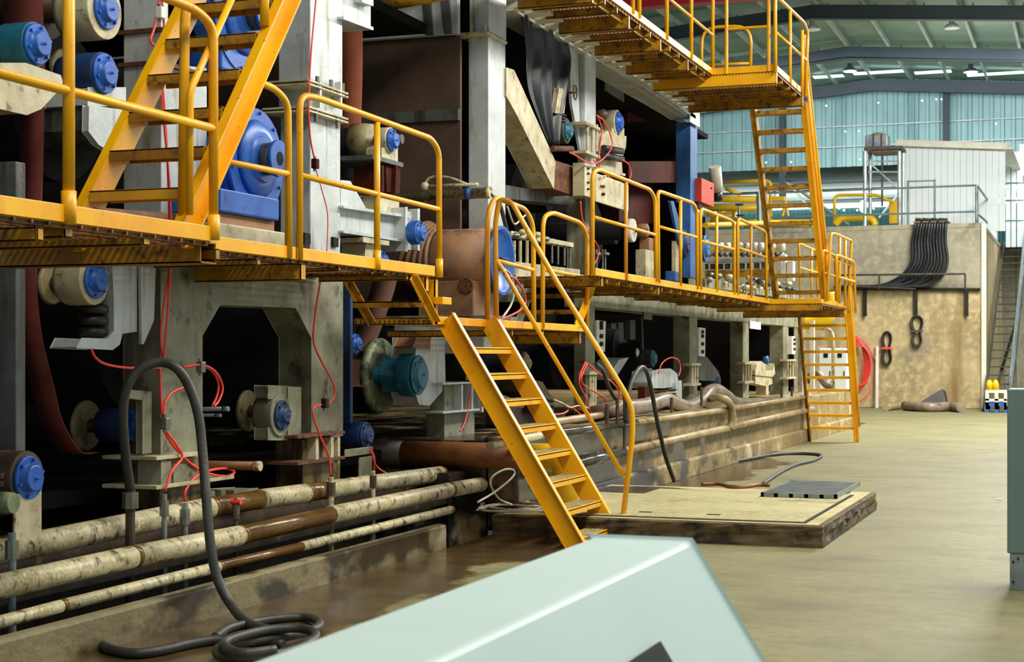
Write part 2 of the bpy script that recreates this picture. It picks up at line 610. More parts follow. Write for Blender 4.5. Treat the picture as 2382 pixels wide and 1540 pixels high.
# left and roof shell
struct(MB().box(-22.3, -22, 0, 96, 0, 11.5), 'wall_left', 'wall_teal_low', label='teal sheet wall far behind the machine')
roof = MB()
for s, (xa, xb) in ((0, (-22, -8.4)), (1, (-8.4, 9))):
    n = int((68 - 34) / .15)
    vs, fs = [], []
    for i in range(n + 1):
        y = 34 + (68 - 34) * i / n
        dz = .07 if i % 2 else 0
        vs += [(xa, y, rt3(xa) + .74 + dz), (xb, y, rt3(xb) + .74 + dz)]
    for i in range(n):
        fs.append((2 * i, 2 * i + 1, 2 * i + 3, 2 * i + 2))
    roof.add(vs, fs)
struct(roof, 'ceiling', 'roof_sheet', label='ribbed sheet roof of the hall seen from below')
r2 = MB()
for xa, xb in ((-22, -8.4), (-8.4, 9)):
    r2.add([(xa, -4, rt3(xa) + .76), (xb, -4, rt3(xb) + .76), (xb, 34, rt3(xb) + .76), (xa, 34, rt3(xa) + .76)], [(0, 1, 2, 3)])
struct(r2, 'ceiling_near', 'roof_sheet', label='roof over the near part of the hall')
# rafters (transverse frames) with bent ridge, each a roof frame
for k in range(4):
    Y = 43.9 + 7.35 * k
    f = MB()
    h = .02
    for xa, xb in ((-22, -8.4), (-8.4, 9)):
        za, zb = rt3(xa), rt3(xb)
        f.add([(xa, Y - .02, za - h), (xb, Y - .02, zb - h), (xb, Y - .02, zb + .42), (xa, Y - .02, za + .42),
               (xa, Y + .02, za - h), (xb, Y + .02, zb - h), (xb, Y + .02, zb + .42), (xa, Y + .02, za + .42)],
              [(0, 1, 2, 3), (7, 6, 5, 4), (0, 4, 5, 1), (1, 5, 6, 2), (2, 6, 7, 3), (3, 7, 4, 0)])
        f.add([(xa, Y - .14, za - h), (xb, Y - .14, zb - h), (xb, Y + .14, zb - h), (xa, Y + .14, za - h),
               (xa, Y - .14, za - h - .03), (xb, Y - .14, zb - h - .03), (xb, Y + .14, zb - h - .03), (xa, Y + .14, za - h - .03)],
              [(0, 1, 2, 3), (7, 6, 5, 4), (0, 4, 5, 1), (1, 5, 6, 2), (2, 6, 7, 3), (3, 7, 4, 0)])
    o = struct(f, 'roof_frame', 'roof_steel')
    o['label'] = ['nearest dark steel roof frame overhead', 'dark steel roof frame at the top right corner', 'middle dark steel roof frame with two lamps behind it',
                  'farthest dark steel roof frame in front of the teal wall'][k]
    for x in [-20 + 1.5 * i for i in range(18)]:
        if k < 3:
            st = MB().beam((x, Y + .03, rt3(x) + .02), (x, Y + .55, rt3(x) + .6), .05, .05)
            st.build('knee_brace', 'purlin', o)
for i in range(19):
    x = -20.4 + 1.5 * i
    z = rt3(x) + .56
    p = MB().box(x - .035, x + .035, 36, 67.3, z - .11, z + .06)
    p.box(x - .035, x + .06, 36, 67.3, z - .13, z - .11)
    o = struct(p, 'roof_purlin', 'purlin')
    o['label'] = 'long pale roof purlin running from the aisle to the end wall'
# gaps of daylight where the roof meets the end wall
for xa, xb in ((-12.6, -11.6), (-10.6, -9.4), (-9.0, -7.0), (-6.6, -5.2), (-4.6, -2.0), (-1.5, .3)):
    zc = (rt3(xa) + rt3(xb)) / 2
    o = struct(MB().box(xa, xb, 64.5, 65.0, zc + .55, zc + .58), 'window_1' if xa == -12.6 else 'roof_light', 'daylight_gap')
    o['label'] = 'strip of daylight in the roof near the end wall'


def corr(mb, x0, x1, Y, z0, z1f, per, dep):
    n = int(abs(x1 - x0) / per)
    pts = []
    for i in range(n + 1):
        x = x0 + (x1 - x0) * i / n
        pts += [(x, Y), (x + per * .55, Y), (x + per * .62, Y - dep), (x + per * .92, Y - dep)]
    vs, fs = [], []
    for x, y in pts:
        vs += [(x, y, z0), (x, y, z1f(x))]
    for i in range(len(pts) - 1):
        fs.append((2 * i, 2 * i + 2, 2 * i + 3, 2 * i + 1))
    return mb.add(vs, fs)


struct(corr(MB(), -22, 9, 67.6, 9.55, lambda x: rt3(x) + .74, .42, .07), 'wall_back', 'wall_teal', label='teal ribbed end wall high at the back')
wg = MB()
for z in (10.35, 11.2):
    wg.box(-22, 9, 67.4, 67.46, z, z + .05)
struct(wg, 'trim_wall_girts', 'purlin')
for x in (-21, -18.0, -12.3, -5.6, 1.0):
    o = struct(MB().box(x - .12, x + .12, 67.0, 67.35, 7.4 if x != -12.3 else 8.2, rt3(x) + .2), 'wall_post', 'roof_dark')
    o['label'] = 'dark steel post in front of the teal end wall'
for px, py in ((1922, 246), (2043, 239), (2145, 234), (2178, 231), (2190, 231), (1966, 306), (1998, 305), (2317, 288), (1840, 377), (1782, 378), (2001, 371)):
    p = atY(px, py, 67.3)
    o = struct(MB().sphere(p, .035, 8), 'pinhole_light', 'pinhole')
    o['label'] = 'pinhole of daylight in the teal end wall'
# lower bay beyond the end wall: its roof from below and its own end wall
lb = MB()
n = 60
vs, fs = [], []
for i in range(n + 1):
    y = 67.6 + 15 * i / n
    dz = .05 if i % 2 else 0
    vs += [(-30, y, 9.55 + dz + (y - 67.6) * .004), (9, y, 9.55 + dz + (y - 67.6) * .004)]
for i in range(n):
    fs.append((2 * i, 2 * i + 1, 2 * i + 3, 2 * i + 2))
lb.add(vs, fs)
struct(lb, 'ceiling_low_bay', 'roof_sheet_low', label='ribbed underside of the lower roof beyond the end wall')
struct(corr(MB(), -30, 9, 82.6, 0, lambda x: 9.3, .42, .07), 'wall_low_bay', 'wall_teal_low', label='dim teal wall at the very back')
struct(MB().box(-30, 9, 82.3, 82.4, 9.18, 9.42), 'window_2', 'window_strip', label='long bright window strip under the low roof')
tr = MB()
tr.box(-30, 2, 67.9, 68.0, 9.05, 9.13)
tr.box(-30, 2, 74.9, 75.0, 9.3, 9.4)
struct(tr, 'trim_roof_tie', 'roof_dark')
tb = MB()
for x in (-17, -12.3, -7):
    tb.beam((x, 68, 9.1), (x - 1.4, 68.0, 7.4), .08, .08)
    tb.beam((x, 68, 9.1), (x + 2.2, 71.0, 7.4), .1, .1)
    tb.beam((x, 68, 9.1), (x + 1.6, 68.0, 7.2), .1, .1)
struct(tb, 'trim_roof_braces', 'purlin')
for px, py in ((1852, 483), (1930, 481), (1968, 479), (1952, 485), (1963, 489), (1925, 489), (1862, 478), (1994, 489), (2032, 485)):
    p = atY(px, py, 82.2)
    o = struct(MB().sphere(p, .05, 8), 'pinhole_light', 'pinhole')
    o['label'] = 'pinhole of daylight in the dim wall of the low bay'

# concrete block at the end of the aisle
Yb = atz(2150, 950, 0).y
XbR = at(2285, 950, -3.2).x
PBLK = atY(2285, 520, Yb)
blk = MB().box(-16, PBLK.x, Yb, Yb + 12, 0, PBLK.z)
b_o = struct(blk, 'wall_end_block', 'concrete_end', bev=.03, label='tall tan concrete block wall across the end of the aisle')
struct(MB().box(-16, PBLK.x + .02, Yb - .03, Yb + 12, PBLK.z - .12, PBLK.z + .03), 'wall_coping', 'concrete_upper', parent=b_o, bev=.02)
struct(MB().box(-16, PBLK.x - .01, Yb - .025, Yb, 3.62, PBLK.z - .12), 'wall_upper_lift', 'concrete_upper', parent=b_o)
tr1 = at(2287, 520, PBLK.x)
struct(MB().box(PBLK.x - .02, PBLK.x + .12, Yb - .1, Yb, 0, PBLK.z), 'trim_1', 'white_paint', label='pale vertical corner strip on the end of the concrete block')

# slab with cover plate
SX = -2.1
sy0 = atz(1914, 1276, 0).y
sy1 = atz(2039, 1187, 0).y
rs = random.Random(5)
out = [(-5.04, sy0 + .0), (SX, sy0), (SX, sy1), (-5.04, sy1)]
ring = []
for k in range(4):
    (xa, ya), (xb, yb_) = out[k], out[(k + 1) % 4]
    n = max(2, int(math.hypot(xb - xa, yb_ - ya) / .12))
    ring += [(xa + (xb - xa) * i / n, ya + (yb_ - ya) * i / n) for i in range(n)]
mb = MB()
cxs, cys = (-5.04 + SX) / 2, (sy0 + sy1) / 2
rows = [(-.02, 0), (.03, .012), (.08, .035), (.12, .03), (.15, .012), (.175, .006), (.185, 0)]
vs, fs = [], []
for z, j_ in rows:
    for x, y in ring:
        q_ = rs.uniform(-1, .6) * j_ + (-.02 if z > .18 else 0)
        dx_, dy_ = x - cxs, y - cys
        l_ = math.hypot(dx_, dy_)
        vs.append((x + dx_ / l_ * q_, y + dy_ / l_ * q_, z + rs.uniform(-1, 1) * j_ * .3))
N_ = len(ring)
for r_ in range(len(rows) - 1):
    for i in range(N_):
        k = (i + 1) % N_
        fs.append((r_ * N_ + i, r_ * N_ + k, (r_ + 1) * N_ + k, (r_ + 1) * N_ + i))
fs.append(tuple((len(rows) - 1) * N_ + i for i in range(N_)))
mb.add(vs, fs)
sl = struct(mb, 'raised_slab', 'slab_side', label='raised rough concrete slab with plates behind the steep yellow stair')
struct(MB().box(-4.95, SX - .045, sy0 + .035, sy1 - .04, .15, .19), 'slab_surface', 'slab_top', parent=sl)
# ================================================================ YELLOW WALKWAYS


def grating(parent, x0, x1, y0, y1, z, step=.045):
    g = MB()
    x = x0 + .01
    while x < x1:
        g.box(x, x + .008, y0, y1, z - .03, z)
        x += step
    y = y0 + .02
    while y < y1:
        g.box(x0, x1, y, y + .012, z - .024, z - .004)
        y += .12
    g.build('grating', 'grating_rust', parent, kind='stuff')


def cross_beam(parent, Y, x0, x1, z0, z1, w=.07, m='yellow_dirt_shade', name='cross_beam'):
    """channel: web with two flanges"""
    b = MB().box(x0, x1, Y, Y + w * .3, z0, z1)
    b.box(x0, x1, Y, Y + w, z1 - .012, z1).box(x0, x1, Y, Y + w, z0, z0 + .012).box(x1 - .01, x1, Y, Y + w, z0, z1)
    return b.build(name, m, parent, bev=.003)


def toe(parent, X, y0, y1, z0, z1, t=.012):
    b = MB().box(X - t, X, y0, y1, z0, z1).box(X - .06, X, y0, y1, z0, z0 + .01)
    return b.build('toe_plate', 'yellow_paint', parent, bev=.003)


def rail(parent, X, pts, name, r=.0245, rf=.16, m='yellow_paint'):
    return tubepx(X, pts, r, rf).build(name, m, parent)


def post(parent, X, px, pt, pb, r=.0245, sleeve=True):
    p, q = at(px, pt, X), at(px, pb, X)
    mb = MB().cyl((X, q.y, q.z), (X, q.y, p.z), r, 12)
    o = mb.build('post', 'yellow_paint', parent)
    if sleeve:
        MB().cyl((X, q.y, q.z - .02), (X, q.y, q.z + .13), r * 1.25, 12).build('post_sleeve', 'yellow_paint', o)
    return o


# ---------- A: nearest walkway, upper left
XA, ZA = -4.3, 2.2
wa = thing('walkway', (XA - .5, 6.5, ZA), 'nearest yellow walkway at upper left, under the steep yellow stair', 'walkway')
ya0, ya1 = 3.2, at(490, 550, XA).y
toe(wa, XA, ya0, ya1, ZA - .01, ZA + .075)
grating(wa, XA - 1.25, XA, ya0, ya1, ZA)
for px, yt, yb, ln in ((147, 523, 553, 1.3), (330, 548, 571, 1.3)):
    a = at(px, yt, XA - .02)
    b = at(px, yb, XA - .02)
    cross_beam(wa, a.y, XA - ln, XA - .02, b.z, a.z)
a, b = at(466, 560, XA - .03), at(466, 611, XA - .03)
mb = MB()
t = .008
yy, w_ = a.y, .15
mb.box(XA - 2.2, XA - .03, yy, yy + t, b.z, a.z).box(XA - 2.2, XA - .03, yy + w_, yy + w_ + t, b.z, a.z)
mb.box(XA - 2.2, XA - .03, yy, yy + w_, a.z - t, a.z).box(XA - 2.2, XA - .03, yy, yy + w_, b.z, b.z + t)
mb.build('box_beam', 'yellow_dirt_shade', wa)
for y in (4.2, 5.0, 5.8, 7.3):
    cross_beam(wa, y, XA - 1.25, XA - .02, ZA - .1, ZA - .035, .05)
# railing of A
post(wa, XA, 160, -260, 512, .027)
rail(wa, XA, [(-80, -186), (452, 20), (496, 62), (497, 545)], 'top_rail', .025, .22)
MB().cyl(at(497, 545, XA) - Vector((0, 0, .03)), at(497, 500, XA), .032, 12).build('post_sleeve', 'yellow_paint', wa)
rail(wa, XA, [(-80, 150), (497, 299)], 'middle_rail', .022)
# loose rusty pipe lying on A
lp = MB().lathe(at(218, 496, XA - .12) + Vector((0, 0, 0)), at(404, 510, XA - .12) - at(218, 496, XA - .12), [(0, .018), (0, .028), (.05, .03), (.6, .03)], 14)
tag(lp.build('loose_pipe', 'rust'), 'short rusty pipe lying on the nearest walkway at the foot of the stair', 'pipe')

# ---------- stair A, rising away from the near walkway
XL, XR, sl_ = -5.03, -4.42, 1.28
sa = thing('steep_stair', (XR - .3, 7.1, ZA), 'steep yellow stair going up out of the picture at upper left', 'stair')


def linY(z):
    return 7.36 + (z - 2.54) / sl_


for X in (XL, XR):
    p, q = Vector((X, linY(2.2), 2.2)), Vector((X, linY(5.2), 5.2))
    mb = MB().beam(p, q, .012, .15)
    d = (q - p).normalized()
    nrm = Vector((0, -d.z, d.y))
    for s in (-1, 1):
        o_ = nrm * s * .07
        c_ = Vector((.03 if X == XR else -.03, 0, 0))
        mb.beam(p + o_ + c_, q + o_ + c_, .06, .012, up=nrm)
    mb.build('stringer', 'yellow_paint', sa, bev=.003)
for k in range(11):
    z = 2.45 + .237 * k
    y = linY(z) - .02
    mb = MB().box(XL + .01, XR - .01, y - .08, y - .07, z - .03, z + .03).box(XL + .01, XR - .01, y - .08, y + .12, z + .018, z + .03)
    mb.box(XL + .01, XR - .01, y + .11, y + .12, z - .02, z + .03).box(XL + .01, XR - .01, y + .0, y + .04, z - .0, z + .018)
    mb.build('tread', 'yellow_dirt_shade' if k > 0 else 'yellow_paint', sa, bev=.003)
# hand rails of stair A
XH = XR + .02
mb = MB().tube(fillet([at(425, 505, XH), at(430, 30, XH), at(452, -60, XH)], .1), .026, 12)
mb.build('handrail_post', 'yellow_paint', sa)
mb = MB().tube(fillet([at(441, 500, XL + .7), at(442, 212, XL + .7), at(560, -50, XL + .7)], .05), .019, 12)
mb.build('handrail', 'yellow_paint', sa)
MB().cyl(at(615, 60, XH), at(616, -60, XH), .026, 12).build('handrail_post', 'yellow_paint', sa)

# ---------- B: second walkway, with two railing bays
XB = -5.15
wb = thing('walkway', (XB - .4, 11, 2.27), 'second yellow walkway, ending at the short steps beside the brown drum', 'walkway')
yb0, ybm, yb1 = at(487, 590, XB).y, at(693, 600, XB).y, at(1012, 640, XB).y
ZB = 2.26
toe(wb, XB, yb0, ybm - .03, ZB, ZB + .09)
toe(wb, XB, ybm, yb1, ZB, ZB + .09)
grating(wb, XB - .9, XB - .01, yb0, yb1 - .5, ZB + .01)
for px, yt, yb, ln, w_ in ((597, 602, 618, .8, .05), (697, 612, 652, 1.25, .09), (787, 622, 631, .8, .04), (864, 630, 639, .8, .04), (893, 634, 642, .8, .04), (945, 640, 652, .8, .04)):
    a, b = at(px, yt, XB - .015), at(px, yb, XB - .015)
    cross_beam(wb, a.y, XB - ln, XB - .015, b.z, a.z, w_)
rail(wb, XB, [(560, 176), (640, 206), (670, 240), (672, 600)], 'top_rail', .0245, .3)
rail(wb, XB, [(500, 371), (670, 404)], 'middle_rail', .021)
rail(wb, XB, [(697, 603), (697, 222), (735, 226), (1003, 322), (1021, 352), (1022, 642)], 'top_rail', .0245, .3)
rail(wb, XB, [(700, 408), (1022, 487)], 'middle_rail', .021)
post(wb, XB, 877, 285, 622)
MB().cyl(at(1022, 645, XB), at(1022, 602, XB), .031, 12).build('post_sleeve', 'yellow_paint', wb)
lp = MB().lathe(at(578, 574, XB - .1), at(690, 588, XB - .1) - at(578, 574, XB - .1), [(0, .015), (0, .028), (.7, .028)], 14)
tag(lp.build('loose_pipe', 'rust'), 'rusty pipe lying on the second walkway under the blue gearbox', 'pipe')

# ---------- landing and its short steps
XLn, ZL = -5.2, 1.905
ln_ = thing('stair_landing', (XLn - .4, 14.5, ZL), 'low yellow landing at the head of the main stair', 'landing')
yl0, yl1 = at(1012, 752, XLn).y, at(1358, 765, XLn).y
toe(ln_, XLn, yl0, yl1, ZL - .045, ZL + .03)
grating(ln_, XLn - .75, XLn - .01, yl0, yl1, ZL)
cross_beam(ln_, yl0, XLn - .75, XLn, ZL - .04, ZL + .02, .06)
a, b = at(1346, 771, XLn - .02), at(1346, 801, XLn - .02)
cross_beam(ln_, a.y, XLn - .8, XLn - .02, b.z, a.z, .09)
for px in (1078, 1190, 1262):
    a = at(px, 768, XLn - .015)
    cross_beam(ln_, a.y, XLn - .75, XLn - .015, a.z - .06, a.z, .04)
rail(ln_, XLn, [(1134, 770), (1134, 500), (1150, 458), (1222, 486), (1240, 520), (1242, 765)], 'top_rail', .0245, .22)
rail(ln_, XLn, [(1150, 605), (1241, 628)], 'middle_rail', .021)
rail(ln_, XLn, [(1262, 765), (1263, 505), (1285, 494), (1350, 518), (1366, 545), (1366, 768)], 'top_rail', .0245, .25)
rail(ln_, XLn, [(1265, 627), (1366, 646)], 'middle_rail', .021)
# steps down from B
s1 = thing('short_steps', (XB - .3, at(1000, 700, XB).y, ZL), 'short yellow steps from the second walkway down to the landing', 'steps')
for X in (XB - .02, XB - .62):
    p, q = at(957, 640, XB - .02), at(1012, 748, XB - .02)
    p, q = Vector((X, p.y, p.z)), Vector((X, q.y, q.z))
    MB().beam(p, q, .012, .1).beam(p + Vector((.03, 0, .0)), q + Vector((.03, 0, 0)), .05, .012).build('stringer', 'yellow_paint' if X > -5.3 else 'yellow_dirt_shade', s1, bev=.003)
for i, (px, py) in enumerate(((975, 706),)):
    a = at(px, py, XB - .02)
    MB().box(XB - .62, XB, a.y, a.y + .01, a.z - .03, a.z + .02).box(XB - .62, XB, a.y, a.y + .2, a.z + .01, a.z + .022).build('tread', 'yellow_dirt_shade', s1)
a = at(1025, 700, XB)
MB().box(XB - .02, XB + .06, a.y - .1, a.y + .1, a.z - .03, a.z + .03).build('bracket', 'yellow_paint', s1, bev=.004)
for px, y0, y1 in ((990, 645, 676), (1012, 650, 745)):
    a, b = at(px, y0, XB - .03), at(px, y1, XB - .03)
    MB().box(XB - .04, XB - .03, a.y, a.y + .06, b.z, a.z).box(XB - .09, XB - .03, a.y, a.y + .01, b.z, a.z).build('hanger', 'yellow_paint', s1)
# steps up to C
XC, ZC = -4.95, 2.45
s2 = thing('short_steps', (XC - .4, at(1345, 740, XC).y, ZL), 'short yellow steps from the landing up to the long walkway', 'steps')
for X in (XC - .28, XC - .98):
    p = Vector((X, at(1340, 760, XC - .28).y, ZL))
    q = Vector((X, at(1374, 655, XC - .28).y + .1, ZC))
    MB().beam(p, q, .012, .12).beam(p + Vector((.03, 0, 0)), q + Vector((.03, 0, 0)), .05, .012).build('stringer', 'cream_metal' if X < -5.5 else 'yellow_paint', s2, bev=.003)
for i in range(2):
    t_ = (i + 1) / 3
    p = Vector((0, at(1340, 760, XC - .28).y, ZL))
    q = Vector((0, at(1374, 655, XC - .28).y, ZC))
    m_ = p.lerp(q, t_)
    MB().box(XC - .98, XC - .28, m_.y, m_.y + .01, m_.z - .03, m_.z + .03).box(XC - .98, XC - .28, m_.y, m_.y + .2, m_.z + .02, m_.z + .03).build('tread', 'yellow_dirt_shade', s2)

# ---------- main stair down to the floor (runs out from the machine)
Yn, Yf = at(1035, 745, XLn).y, at(1130, 768, XLn).y
ms = thing('main_stair', (-4.6, (Yn + Yf) / 2, 0), 'long steep yellow stair from the landing down to the floor, in the middle', 'stair')
T0, T1 = (XLn, ZL + .02), (-4.0, 0.0)
for Y, s in ((Yn, 1), (Yf, -1)):
    p, q = Vector((T0[0] + .02, Y, T0[1] - .0)), Vector((T1[0], Y, T1[1]))
    d = (q - p).normalized()
    nrm = Vector((-d.z, 0, d.x))
    mb = MB().beam(p, q, .012, .17)
    for e in (-1, 1):
        o_ = nrm * e * .08 + Vector((0, -.03 if s == 1 else .03, 0))
        mb.beam(p + o_, q + o_, .06, .012, up=nrm)
    mb.build('stringer', 'yellow_paint', ms, bev=.003)
for k in range(8):
    z = 1.655 - .226 * k
    x = T0[0] + (T0[1] - z) / (T0[1] - T1[1]) * (T1[0] - T0[0]) + .0
    tr_ = MB().box(x + .07, x + .085, Yn, Yf, z - .035, z + .02).box(x - .12, x + .085, Yn, Yf, z - .0, z + .012).box(x - .12, x - .108, Yn, Yf, z - .035, z + .02)
    tr_.box(x - .12, x + .085, Yn - .14, Yn - .002, z - .035, z + .02) if k in (0, 5, 6, 7) and False else None
    o = tr_.build('tread', 'yellow_paint', ms, bev=.002)
    gp = MB()
    for j in range(4):
        xx = x - .1 + .045 * j
        gp.box(xx, xx + .026, Yn + .03, Yf - .03, z + .012, z + .022)
    gp.build('tread_grip', 'tread_top', o)
# hand rail on the far stringer
YH = Yf + .02
hp = [(1155, 765), (1152, 520), (1162, 462), (1190, 470), (1300, 665), (1455, 915), (1470, 950), (1472, 1010), (1444, 1250)]
P = []
for i, (a_, b_) in enumerate(hp):
    P.append(atY(a_, b_, YH))
P[-1].z = 0
o = MB().tube(fillet(P, .12), .0245, 12).build('handrail', 'yellow_paint', ms)
MB().tube(fillet([atY(1152, 604, YH), atY(1165, 620, YH), atY(1451, 1108, YH)], .1), .021, 12).build('middle_handrail', 'yellow_paint', ms)

# ---------- C: long walkway beyond the main stair
wc = thing('walkway', (XC - .4, 20, ZC), 'long yellow walkway from the landing to the far platform, four railing bays', 'walkway')
yc0, yc1 = at(1386, 640, XC).y, at(1790, 698, XC).y
toe(wc, XC, yc0, yc1, ZC, ZC + .085)
grating(wc, XC - .9, XC - .01, yc0, yc1, ZC + .01)
for px, yt, yb, ln in ((1397, 640, 667, .9), (1529, 657, 686, 1.0), (1636, 673, 697, 1.0), (1722, 690, 709, 1.0)):
    a, b = at(px, yt, XC - .02), at(px, yb, XC - .02)
    cross_beam(wc, a.y, XC - ln, XC - .02, b.z, a.z, .1)
y = yc0 + .45
while y < yc1:
    cross_beam(wc, y, XC - .9, XC - .015, ZC - .07, ZC - .005, .04, name='stub_beam')
    y += .47
for pts, mid, mpost in (
        ([(1378, 640), (1378, 402), (1392, 394), (1512, 441), (1524, 462), (1526, 655)], [(1381, 505), (1523, 546)], (1456, 424, 652)),
        ([(1532, 658), (1530, 445), (1540, 447), (1611, 472), (1621, 486), (1622, 672)], [(1532, 527), (1621, 552)], (1583, 466, 664)),
        ([(1630, 673), (1629, 486), (1640, 489), (1700, 512), (1708, 520), (1708, 685)], [(1631, 561), (1708, 580)], (1667, 502, 678)),
        ([(1716, 686), (1716, 508), (1724, 511), (1777, 537), (1782, 545), (1783, 697)], [(1717, 576), (1783, 599)], (1747, 526, 692))):
    rail(wc, XC, pts, 'top_rail', .024, .12)
    rail(wc, XC, mid, 'middle_rail', .02)
    post(wc, XC, *mpost, r=.022, sleeve=False)

# ---------- E: wider platform at the end, lower ladder stair, upper stair
XE = -4.12
ye0, ye1 = at(1792, 710, XC).y, at(1966, 716, XE).y
we = thing('end_platform', (-4.5, (ye0 + ye1) / 2, ZC), 'wide yellow platform at the end of the long walkway, between two stairs', 'platform')
mb = MB().box(XC - .9, XE, ye0 - .012, ye0, ZC + .0, ZC + .08)
mb.build('toe_plate', 'yellow_paint', we, bev=.003)
cross_beam(we, ye0, XC - .9, XE, ZC - .12, ZC - .0, .1)
toe(we, XE, ye0, ye1, ZC, ZC + .075)
grating(we, XC - .9, XE - .01, ye0, ye1 + .6, ZC)
for y, x1 in ((ye0 + .9, XE - .02), (ye1 - .05, XE - .02), (ye0 + .45, XE - .02), (ye0 + 1.35, XE - .02)):
    cross_beam(we, y, XC - 1.0, x1, ZC - .16 if y > ye1 - .2 else ZC - .08, ZC - .01, .07)
yk = at(1918, 700, XE)
for pts, m_, X in (([(1918, 702), (1914, 583), (1921, 584), (1942, 595), (1945, 700)], [(1916, 634), (1944, 643)], XE),
                   ([(1948, 702), (1945, 595), (1950, 594), (1982, 607), (1987, 612), (1990, 728)], [(1950, 645), (1988, 655)], XE + .15),
                   ([(1924, 700), (1933, 544), (1941, 543), (1981, 560), (1972, 722)], [(1934, 604), (1977, 616)], XE + .1)):
    rail(we, X, pts, 'top_rail', .023, .08)
    rail(we, X, m_, 'middle_rail', .019)
post(we, XE + .1, 1953, 552, 706, .023, False)
post(we, XE + .1, 1966, 558, 712, .023, False)
XE2 = XC - .3
rail(we, XE2, [(1862, 692), (1858, 566), (1864, 568), (1898, 583), (1902, 690)], 'top_rail', .023, .08)
rail(we, XE2, [(1860, 622), (1900, 634)], 'middle_rail', .019)
post(we, XE2, 1888, 580, 692, .022, False)

# lower stair to the floor
XF0, XF1 = -4.93, -4.12
ls = thing('ladder_stair', (-4.5, 29.8, 0), 'lower yellow ladder stair from the end platform to the floor, far right', 'stair')
yb_ = atz(1890, 1027, 0).y
yt_ = at(1861, 730, XF0).y
for X in (XF0, XF1):
    p, q = Vector((X, yt_, ZC - .05)), Vector((X, yb_, 0))
    mb = MB().beam(p, q, .02, .15)
    mb.beam(p + Vector((-.03 if X == XF0 else .03, .07, 0)), q + Vector((-.03 if X == XF0 else .03, .07, 0)), .07, .015)
    mb.build('stringer', 'yellow_dirt_shade' if X == XF0 else 'yellow_paint', ls)
for k in range(9):
    z = 2.14 - .235 * k
    y = yb_ + (yt_ - yb_) * z / (ZC - .05)
    MB().box(XF0, XF1, y - .06, y + .1, z - .02, z + .03).build('tread', 'yellow_paint', ls)
for X, a_ in ((XF1 + .08, 0),):
    P = [Vector((X, yt_ - .1, ZC - .1)), Vector((X, yt_ - .1, ZC + .9)), Vector((X, yb_ - .35, .95)), Vector((X, yb_ - .05, 0.3))]
    MB().tube(fillet(P, .12), .023, 10).build('handrail', 'yellow_paint', ls)
    P = [Vector((X, yt_ - .1, ZC + .45)), Vector((X, yb_ - .25, .6))]
    MB().tube(P, .02, 10).build('middle_handrail', 'yellow_paint', ls)

# upper stair between end platform and top platform
XG0, XG1 = -4.93, -4.2
us = thing('upper_stair', (-4.5, 26.8, ZC), 'upper yellow stair from the end platform up to the top platform', 'stair')
pT, pB = at(1756, 245, XG0), at(1812, 692, XG0)
for X in (XG0, XG1):
    p, q = Vector((X, pT.y, pT.z)), Vector((X, pB.y, ZC))
    mb = MB().beam(p, q, .02, .17)
    s = -.035 if X == XG0 else .035
    mb.beam(p + Vector((s, .08, 0)), q + Vector((s, .08, 0)), .08, .015).beam(p + Vector((s, -.08, 0)), q + Vector((s, -.08, 0)), .08, .015)
    mb.build('stringer', 'yellow_dirt_shade' if X == XG0 else 'yellow_paint', us)
for k in range(11):
    t_ = (k + .45) / 11.2
    c_ = Vector((0, pT.y, pT.z)).lerp(Vector((0, pB.y, ZC)), t_)
    MB().box(XG0, XG1, c_.y - .09, c_.y + .1, c_.z - .03, c_.z + .03).build('tread', 'yellow_dirt_shade', us)
for X, dz in ((XG1 + .06, .95), (XG1 + .06, .5)):
    P = [Vector((X, pT.y, pT.z + dz)), Vector((X, pB.y, ZC + dz))]
    if dz > .6:
        P = [Vector((X, pT.y - .15, pT.z + .2)), Vector((X, pT.y - .15, pT.z + dz + .1))] + P[1:] + [Vector((X, pB.y + .05, ZC + .1))]
    MB().tube(fillet(P, .1), .024, 10).build('handrail', 'yellow_paint', us)

# ---------- D: top platform
XD, ZD = -4.95, 5.5
wd = thing('top_platform', (-5.3, 20, ZD), 'yellow platform high up at top right, railed, seen from below', 'platform')
yd0, yd1 = 13.5, at(1657, 172, XD).y
XD2 = -4.06
yd2 = at(1866, 217, XD2).y + .1
toe(wd, XD, yd0, yd1, ZD, ZD + .09)
toe(wd, XD2, yd1, yd2, ZD, ZD + .09)
MB().box(XD, XD2, yd1 - .012, yd1, ZD, ZD + .09).build('toe_plate', 'yellow_paint', wd)
grating(wd, XD - .85, XD - .01, yd0, yd1, ZD)
grating(wd, XD - .85, XD2 - .01, yd1, yd2, ZD)
cross_beam(wd, yd1, XD - .85, XD2, ZD - .17, ZD, .09, 'yellow_paint')
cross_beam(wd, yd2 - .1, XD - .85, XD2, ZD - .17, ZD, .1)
y = yd1 - .45
i = 1
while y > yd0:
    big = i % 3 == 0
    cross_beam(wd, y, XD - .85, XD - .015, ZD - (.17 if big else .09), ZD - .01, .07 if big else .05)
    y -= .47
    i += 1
for j in range(1, 4):
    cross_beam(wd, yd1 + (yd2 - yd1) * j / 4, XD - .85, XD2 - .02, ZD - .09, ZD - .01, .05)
MB().box(XD - .12, XD - .1, yd0, yd1, ZD - .09, ZD - .0).build('side_beam', 'yellow_dirt_shade', wd)
for px, yb in ((1472, 32), (1487, 42), (1551, 92), (1608, 136), (1658, 171)):
    post(wd, XD, px, -200, yb, .026, False)
rail(wd, XD, [(1380, -150), (1658, 82)], 'middle_rail', .021)
rail(wd, XD, [(1300, -480), (1658, -70)], 'top_rail', .024)
for px in (1690, 1788):
    p = atY(px, 166, yd1)
    MB().cyl((p.x, p.y, ZD), (p.x, p.y, ZD + 1.1), .025, 10).build('post', 'yellow_paint', wd)
